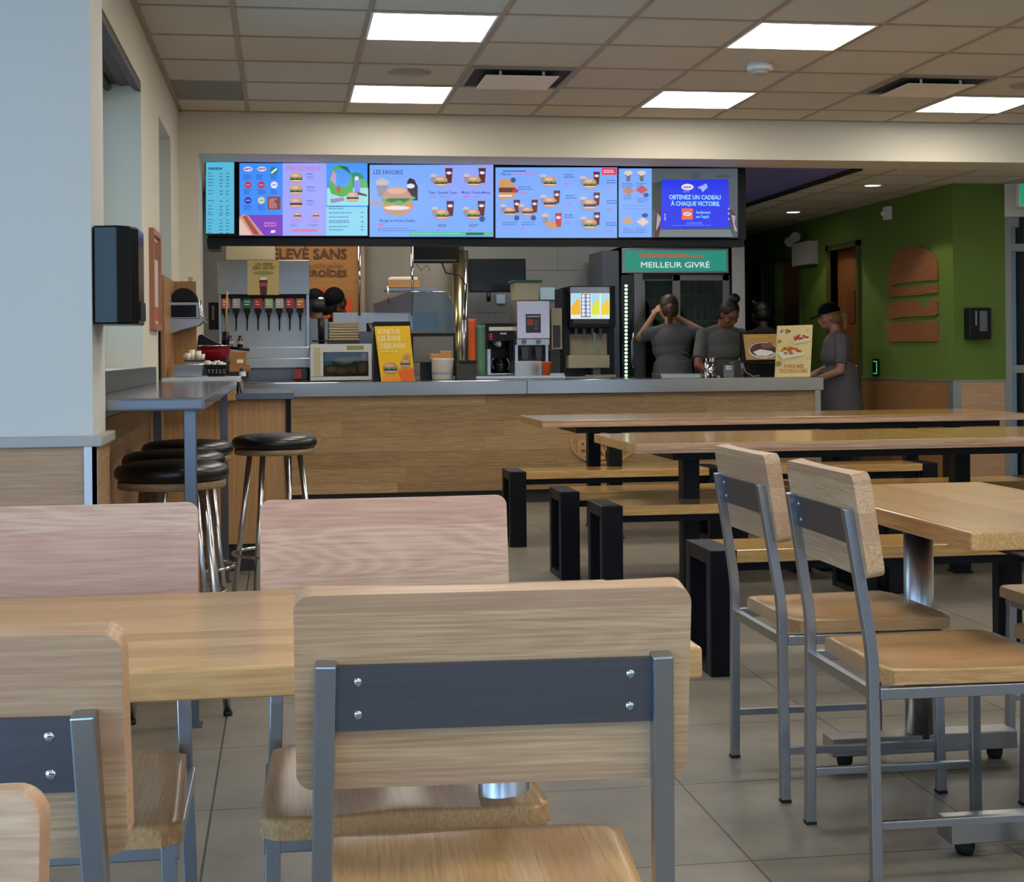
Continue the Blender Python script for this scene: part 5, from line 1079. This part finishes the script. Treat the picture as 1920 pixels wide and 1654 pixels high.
def tray(cx, cy, w, c1, seed):
    d.poly([(cx-w*.55, cy+w*.02), (cx-w*.35, cy+w*.3), (cx+w*.5, cy+w*.12), (cx+w*.55, cy-w*.02), (cx, cy-w*.1)], M('tray_white', (246, 240, 214)))
    r = random.Random(seed)
    for i in range(16):
        a = r.uniform(0, 6.28); q_ = r.uniform(0, 1)**.5; d.ell(cx+w*.42*q_*math.cos(a), cy+w*.15*q_*math.sin(a)-w*.04, w*.08, w*.055, M('snack%d' % (i % 3)+c1, {'r': ((206, 70, 40), (226, 110, 60), (180, 50, 40)), 'y': ((226, 150, 50), (200, 110, 40), (214, 80, 40))}[c1][i % 3]), n=8)
tray(1473, 622, 26, 'y', 1); tray(1500, 635, 34, 'r', 2); tray(1482, 660, 46, 'y', 3)
d.ell(1460, 640, 4, 3, M('olive', (170, 150, 70))); d.ell(1458, 682, 6, 5, M('olive', (170, 150, 70)))
rd = M('poster_red', (206, 60, 40)); d.text('SI VOUS AVEZ', 1487, 687, 7, rd, .02, 40); d.text('TROIS MIEUX À FAIRE', 1486, 696, 8, rd, 0, 58); d.lines(1510, 618, 8, 2, 2.5, rd, .6); d.lines(1510, 670, 8, 2, 3, rd, .6); d.build('poster_print', t)
# on the green wall
t = thing('burger_wall_art', 'wooden burger shaped wall art in four pieces on the green wall', 'wall art', (5.1, 11.6, 1.1))
ya, yb = 12.08, 11.13
def PX(x, y):  # point of the green side wall seen at a photo position
    d_ = _r*(x-960) + _u*(CY-y) + _f*FPX; p = CAMPOS + d_*(5.112/d_.x); return p
def art(pts):
    b = MB(); b.prism([PX(*q_) for q_ in pts], (.018, 0, 0)); b.build('art_piece', W_ART, t)
art([(1665, 536), (1665, 505), (1669, 490), (1677, 476), (1690, 466), (1706, 462), (1722, 462), (1738, 467), (1749, 477), (1755, 489), (1757, 503), (1757, 525), (1715, 528), (1685, 532), (1672, 536)])
art([(1665, 540), (1700, 538), (1757, 534), (1757, 549), (1720, 553), (1665, 558)])
art([(1665, 570), (1672, 565), (1712, 563), (1733, 578), (1742, 568), (1744, 562), (1753, 562), (1757, 566), (1757, 589), (1752, 592), (1700, 594), (1668, 598), (1665, 594)])
art([(1665, 606), (1670, 604), (1757, 602), (1757, 640), (1665, 641)])
t = thing('emergency_light', 'white emergency light box with two lamp heads on the green wall', 'emergency light', (5.05, 14.05, 1.9))
p0, p1 = PX(1499, 458), PX(1531, 495); b = MB(); b.box(5.03, p1.y, p1.z, 5.13, p0.y, p0.z); b.build('light_box', mat('light_box_white', (170, 166, 160), .5), t, bevel=.004)
for (x, y) in ((1497, 451), (1508, 442)): p = PX(x, y); b = MB(); b.ball((5.04, p.y, p.z), .045, n=14); b.cyl((5.04, p.y, p.z), (5.0, p.y-.05, p.z-.02), .045, .05, n=14); b.build('lamp_head', mat('lamp_white', (150, 150, 146), .3), t)
p = PX(1664, 400); t = thing('wall_sensor', 'small white alarm strobe high on the green wall', 'sensor', p); b = MB(); b.box(5.09, p.y-.05, p.z-.055, 5.13, p.y+.05, p.z+.055); b.build('sensor_body', WHITE, t); b = MB(); b.ball((5.085, p.y+.03, p.z), .02, n=10); b.build('sensor_lens', WHITE, t)
p = PX(1641, 689); t = thing('door_reader', 'black door reader outlined by a green light on the green wall', 'card reader', p); b = MB(); b.box(5.11, p.y-.055, p.z-.075, 5.13, p.y+.055, p.z+.075); b.build('reader_body', BLACKP, t)
b = MB()
for (u0, w0, u1, w1) in ((-.035, .05, .035, .056), (-.035, -.056, .035, -.05), (-.04, -.056, -.034, .056)): b.box(5.107, p.y+u0, p.z+w0, 5.11, p.y+u1, p.z+w1)
b.build('reader_light', emat('green_glow', (60, 230, 120), 1.0), t)
t = thing('soap_dispenser', 'black dispenser with a pale label on the green wall at the right', 'dispenser', P(1839, 607, 10.8)); YG = 10.72
bp(t, 'dispenser_case', 1818, 577, 1859, 636, YG, .1, BLACKP, .006); bp(t, 'dispenser_label', 1837, 583, 1851, 621, YG-.003, .004, mat('label_grey', (90, 94, 100), .5, 0, .4, 80)); bp(t, 'dispenser_key', 1829, 583, 1832, 610, YG-.003, .004, GREYM)
t = thing('exit_sign', 'green illuminated exit sign cut off by the right edge', 'exit sign', P(1930, 365, 10.6)); b = MB(); boxpx(b, 1910, 344, 1980, 388, 10.6, .05, bev=.004); b.build('sign_housing', WHITE, t)
b = MB(); boxpx(b, 1914, 346, 1976, 384, 10.597, .003); b.build('sign_face', emat('exit_green', (0, 150, 100), 1.0), t); b = MB(); b.box(P(1945, 340, 10.62).x-.01, 10.62, P(1945, 344, 10.62).z, P(1945, 340, 10.62).x+.01, 10.64, LOW); b.build('sign_mount', STEEL, t)
# ================================================= lighting inside the kitchen
for i, x in enumerate((.4, 1.9, 3.3)): light_panel(x, 10.95, 2.72, .6, 'bright square ceiling light panel hidden above the service counter', 'ceiling light panels above the counter')  # unseen panels added to brighten the posters and counter items facing the room
for i, x in enumerate((.2, 1.7, 3.1)):
    light_panel(x, 13.0, 2.72, .6, 'bright square ceiling light panel over the kitchen', 'kitchen ceiling light panels')
# ================================================= people
def remesh(b, name, m, parent, vox=.009, sm=2, label=None):
    me = bpy.data.meshes.new('tmp'); b.bm.to_mesh(me); b.bm.free(); o = bpy.data.objects.new('tmp', me); COL.objects.link(o)
    r = o.modifiers.new('r', 'REMESH'); r.mode = 'VOXEL'; r.voxel_size = vox; r.use_smooth_shade = True
    s = o.modifiers.new('s', 'SMOOTH'); s.factor = .5; s.iterations = sm
    m2 = bpy.data.meshes.new_from_object(o.evaluated_get(bpy.context.evaluated_depsgraph_get())); m2.name = name
    bpy.data.objects.remove(o); bpy.data.meshes.remove(me)
    m2.materials.clear(); m2.materials.append(m); p = bpy.data.objects.new(name, m2); COL.objects.link(p)
    for q in m2.polygons: q.use_smooth = True; q.material_index = 0
    p.parent = parent
    if label: p['label'] = label
    return p
def cap_(b, a, c, r0, r1, n=14):
    b.cyl(a, c, r0, r1, n=n); b.ball(a, r0, n=n); b.ball(c, r1, n=n)
def mix(a, c, t): return Vector(a)*(1-t)+Vector(c)*t
def person(lab, loc, rz, H=1.66, lean=0.0, headp=0.0, armR=None, armL=None, skin=(150, 104, 80), shirt=(70, 70, 74), hair=(30, 22, 20), hairs='bun', cap=None, wide=1.0, headyaw=0.0, hem=.80, slv=.78):
    "local frame: faces +y, x to the figure's right; all built at floor level"
    t = thing('person', lab, 'person', loc, rz); k = H/1.66
    sk = mat('skin_%d_%d' % skin[:2], skin, .55, 0, .05, 6); sh = mat('shirt_%d' % shirt[0], shirt, .85, 0, .12, 7, bump=.4, bscale=18); tr = mat('black_trousers', (22, 22, 26), .8)
    hr = mat('hair_%d' % hair[0], hair, .5, 0, .4, 60, bump=.6, bscale=120)
    Z = lambda *v: Vector(v)*k
    hip = Z(0, 0, .93); R_ = Matrix.Rotation(-lean, 3, 'X')
    def up(x, y, z): return hip + R_ @ (Vector((x, y, z-.93))*k)
    waist, chest, neck0 = up(0, 0, 1.05), up(0, .01, 1.28), up(0, .0, 1.42)
    hb = neck0 + Matrix.Rotation(-(lean*.6+headp*.5), 3, 'X') @ Z(0, .01, .07)
    HR = Matrix.Rotation(headyaw, 3, 'Z') @ Matrix.Rotation(-(lean*.5+headp), 3, 'X'); hc = hb + HR @ Z(0, .025, .105)
    def hd(x, y, z): return hc + HR @ (Vector((x, y, z))*k)
    # one continuous body
    b = MB()
    b.ball(hip, tuple(v*k for v in (.15*wide, .11*wide, .12))); b.ball(waist, tuple(v*k for v in (.125*wide, .095*wide, .15))); b.ball(chest, tuple(v*k for v in (.15*wide, .10*wide, .16)), rot=R_)
    cap_(b, chest+Vector((0, 0, .05)), neck0, .06*k, .055*k); cap_(b, neck0, hb+HR @ Z(0, 0, .05), .054*k, .052*k)
    b.ball(hd(0, 0, .015), tuple(v*k for v in (.074, .092, .10)), rot=HR); b.ball(hd(0, .028, -.05), tuple(v*k for v in (.055, .062, .062)), rot=HR); b.ball(hd(0, .065, -.085), tuple(v*k for v in (.028, .024, .022)), rot=HR)
    b.cyl(hd(0, .088, .012), hd(0, .108, -.026), .009*k, .016*k, n=10); b.ball(hd(0, .105, -.028), .015*k, n=10)
    b.ball(hd(0, .088, -.058), tuple(v*k for v in (.026, .012, .012)), rot=HR); b.ball(hd(0, .080, .035), tuple(v*k for v in (.055, .016, .012)), rot=HR)
    for s in (-1, 1): b.ball(hd(s*.075, -.002, -.01), tuple(v*k for v in (.012, .02, .032)), rot=HR); b.ball(hd(s*.045, .062, -.03), tuple(v*k for v in (.025, .02, .02)), rot=HR)
    arms = {}
    for s, A in ((1, armR), (-1, armL)):
        sh0 = up(s*.17*wide, 0, 1.365)
        if A is None: el, wr = up(s*.25*wide, -.02, 1.10), up(s*.27*wide, .08, .87)
        else: el, wr = up(*A[0]), up(*A[1])
        arms[s] = (sh0, el, wr)
        cap_(b, sh0, el, .05*k, .04*k); cap_(b, el, wr, .04*k, .026*k)
        d = (wr-el).normalized(); side = d.cross(Vector((0, 0, 1)));  side = side.normalized() if side.length > .1 else Vector((1, 0, 0)); nrm = side.cross(d).normalized()
        pm = wr + d*.05*k
        q = Matrix((side, d, nrm)).transposed()
        b.ball(pm, (.038*k, .05*k, .018*k), rot=q)
        for i, ln in enumerate((.062, .074, .078, .068)):
            o0 = pm + side*((1.5-i)*.019*k)*s + d*.036*k; o1 = o0 + d*(ln*.55*k) - nrm*.006*k; o2 = o1 + d*(ln*.4*k) - nrm*(.022*k)
            cap_(b, o0, o1, .0085*k, .008*k, 8); cap_(b, o1, o2, .008*k, .007*k, 8)
        th0 = wr + d*.022*k + side*s*.024*k; th1 = th0 + side*s*.03*k + d*.03*k; cap_(b, th0, th1, .012*k, .010*k, 8); cap_(b, th1, th1 + d*.03*k - nrm*.008*k, .010*k, .008*k, 8)
    for s in (-1, 1):
        h0 = Z(s*.085, 0, .90); kn = Z(s*.095, .015, .50); an = Z(s*.095, -.01, .09)
        cap_(b, h0, kn, .082*k*wide, .056*k); cap_(b, kn, an, .054*k, .036*k); cap_(b, an, Z(s*.10, .12, .045), .036*k, .032*k)
    remesh(b, 'body', sk, t, .0085, 3)
    # eyes and mouth
    b = MB()
    for s in (-1, 1): b.ball(hd(s*.031, .082, .012), tuple(v*k for v in (.012, .007, .006)), mat('eye_dark', (24, 18, 16), .3), n=10, rot=HR); b.box(0, 0, 0, 0, 0, 0) if False else None
    b.build('eyes', None, t)
    b = MB(); b.ball(hd(0, .099, -.058), tuple(v*k for v in (.02, .004, .006)), n=10, rot=HR); b.build('lips', mat('lips_%d' % skin[0], tuple(int(v*.72) for v in skin), .5), t)
    # clothes
    b = MB(); q = 1.0
    b.ball(up(0, .0, 1.30), tuple(v*k for v in (.185*wide, .128*wide, .13)), rot=R_); b.ball(up(0, .02, 1.22), tuple(v*k for v in (.17*wide, .135*wide, .13)), rot=R_); b.ball(up(0, 0, 1.07), tuple(v*k for v in (.155*wide, .122*wide, .17)), rot=R_)
    b.cyl(up(0, 0, 1.1), Vector((0, 0, hem*k)) + Vector((0, hip.y, 0)), .16*k*wide, .20*k*wide, n=24)
    [cap_(b, up(s*.155*wide, 0, 1.362), up(s*.05, 0, 1.405), .058*k, .055*k) for s in (-1, 1)]; b.cyl(up(0, -.005, 1.36), up(0, 0, 1.44), .10*k, .064*k, n=18)
    for s in (-1, 1):
        sh0, el, wr = arms[s]; b.ball(sh0, .062*k); b.cyl(sh0, mix(sh0, el, slv), .062*k, .060*k, n=18)
    # soft folds
    for i in range(6): zz = .86+.06*i; b.sweep([up(.165*wide*math.cos(a), .132*wide*math.sin(a)*1.0, zz+.02*math.sin(a*2+i)) for a in [j*.35+i for j in range(9)]], .012*k, n=6)
    remesh(b, 'shirt', sh, t, .009, 3)
    b = MB(); b.ball(Z(0, 0, .90), tuple(v*k for v in (.162*wide, .125*wide, .10)))
    for s in (-1, 1):
        h0 = Z(s*.085, 0, .90); kn = Z(s*.095, .015, .50); an = Z(s*.095, -.01, .10); b.cyl(h0, kn, .094*k*wide, .07*k, n=18); b.ball(kn, .07*k); b.cyl(kn, an, .068*k, .055*k, n=18)
    remesh(b, 'trousers', tr, t, .011, 2)
    for s in (-1, 1):
        b = MB(); cap_(b, Z(s*.095, -.03, .045), Z(s*.102, .14, .038), .045*k, .038*k); b.box(s*.1*k-.045*k, -.075*k, 0, s*.1*k+.045*k, .17*k, .022*k); remesh(b, 'shoe', mat('black_shoe', (14, 14, 16), .5), t, .007, 1)
    # hair
    b = MB()
    b.ball(hd(0, -.02, .035), tuple(v*k for v in (.086, .098, .098)), rot=HR); b.ball(hd(0, -.045, -.02), tuple(v*k for v in (.078, .072, .08)), rot=HR)
    if hairs == 'bun': b.ball(hd(0, -.02, .16), tuple(v*k for v in (.05, .05, .045)), rot=HR); b.ball(hd(.01, -.03, .125), .04*k)
    if hairs == 'low': b.ball(hd(-.015, -.10, -.03), tuple(v*k for v in (.05, .045, .055)), rot=HR); cap_(b, hd(-.02, -.10, -.05), hd(-.025, -.085, -.14), .036*k, .02*k)
    if hairs == 'pony': cap_(b, hd(0, -.10, .0), hd(0, -.15, -.02), .035*k, .035*k); cap_(b, hd(0, -.15, -.02), hd(0, -.13, -.14), .04*k, .022*k)
    if hairs == 'messy':
        rr = random.Random(5)
        for i in range(14): b.ball(hd(rr.uniform(-.08, .08), rr.uniform(-.09, .03), rr.uniform(.0, .12)), .03*k, n=8)
    remesh(b, 'hair', hr, t, .007, 1)
    if cap:
        b = MB(); pr = [(.094*math.cos(a*PI/20), .094*math.sin(a*PI/20)) for a in range(0, 11)]
        q0 = MB(); vs0 = []
        b.lathe([(r_*k, z_*k*1.12) for r_, z_ in pr], (0, 0, 0), 28); bmesh.ops.transform(b.bm, matrix=Matrix.Translation(hd(0, -.012, .035)) @ HR.to_4x4() @ Matrix.Diagonal((.96, 1.14, 1, 1)), verts=b.bm.verts)
        c = b.build('cap', mat('black_cap', (9, 9, 11), .8, spec=.1), t); so = c.modifiers.new('s', 'SOLIDIFY'); so.thickness = .004
        c.matrix_parent_inverse = Matrix()
        b = MB(); pts = [hd(.075*math.sin(a), .075+.105*math.cos(a)*1.0, .035-.03*math.cos(a)) for a in [(-90+i*15)*PI/180 for i in range(13)]]; b.prism(pts, HR @ Vector((0, 0, .012))); pk = b.build('cap_peak', mat('black_cap', (9, 9, 11), .8, spec=.1), t); pk.matrix_parent_inverse = Matrix()
        if cap == 'badge': b = MB(); b.ball(hd(0, -.117, .03), (.03*k, .006, .012), n=12, rot=HR); pk = b.build('cap_badge', PAPERW, t); pk.matrix_parent_inverse = Matrix()
    for o in t.children: o.matrix_parent_inverse = Matrix()
    return t
def stand(px, Y): p = P(px, 700, Y); return (p.x, Y, 0)
# the two workers behind the counter
person('person with their back to us at the cooler, brown hair tied low, arms raised', stand(1262, 12.72), .08, H=1.625, lean=.1, headp=.1, hair=(70, 48, 32), hairs='low', skin=(176, 132, 104),
       armR=((.35, .04, 1.36), (.09, .12, 1.53)), armL=((-.25, .14, 1.34), (-.10, .18, 1.55)), wide=1.06, shirt=(92, 92, 98), slv=.6)
person('person in a grey shirt with a high hair bun, looking down behind the counter', stand(1350, 12.55), PI+.15, H=1.60, lean=.10, headp=.62, hair=(26, 18, 18), hairs='bun', skin=(132, 82, 60),
       armR=((.27, .10, 1.10), (.12, .26, 1.0)), armL=((-.26, .10, 1.12), (-.05, .28, 1.0)), wide=1.12, shirt=(94, 96, 95), headyaw=.2)
person('person side on at the end of the counter, black cap, grey shirt, light ponytail', stand(1577, 12.35), PI/2-.1, H=1.535, lean=.10, headp=.15, hair=(138, 96, 58), hairs='pony', skin=(170, 120, 98),
       armR=((.20, .06, 1.10), (.16, .32, 1.02)), armL=((-.22, .05, 1.08), (-.12, .33, 1.0)), wide=1.05, shirt=(90, 88, 92), cap='plain', hem=.68)
person('person with dark tousled hair behind the tan display, mostly hidden', stand(1438, 13.75), .3, H=1.60, lean=.1, headp=.2, hair=(16, 14, 14), hairs='messy', skin=(60, 42, 36), shirt=(40, 36, 36))
person('person in a black cap with a pale badge, bending before the slogan board', stand(604, 13.3), .5, H=1.70, lean=.12, headp=.1, hair=(20, 16, 14), hairs='short', skin=(108, 76, 58), shirt=(28, 34, 46), cap='badge', wide=.8)
person('person in a dark cap bending low behind the steel pass, face down', stand(660, 13.82), PI-.6, H=1.78, lean=.3, headp=.5, hair=(20, 12, 12), hairs='short', skin=(96, 56, 40), shirt=(24, 20, 22), cap='plain')
# ================================================= world
w = bpy.data.worlds.new('world'); SC.world = w; w.use_nodes = True
N, L = w.node_tree.nodes, w.node_tree.links; bg = N['Background']
tc = N.new('ShaderNodeTexCoord'); sp = N.new('ShaderNodeSeparateXYZ'); rp = N.new('ShaderNodeValToRGB')
L.new(tc.outputs['Generated'], sp.inputs[0]); mr = N.new('ShaderNodeMapRange'); mr.inputs[1].default_value = -.3; mr.inputs[2].default_value = .6; L.new(sp.outputs[2], mr.inputs[0]); L.new(mr.outputs[0], rp.inputs[0])
e = rp.color_ramp.elements; e[0].position = .25; e[0].color = (.16, .17, .17, 1); e[1].position = 1; e[1].color = (.30, .52, .9, 1); m1 = e.new(.36); m1.color = (.62, .78, .95, 1)
L.new(rp.outputs[0], bg.inputs[0]); bg.inputs[1].default_value = 1.0
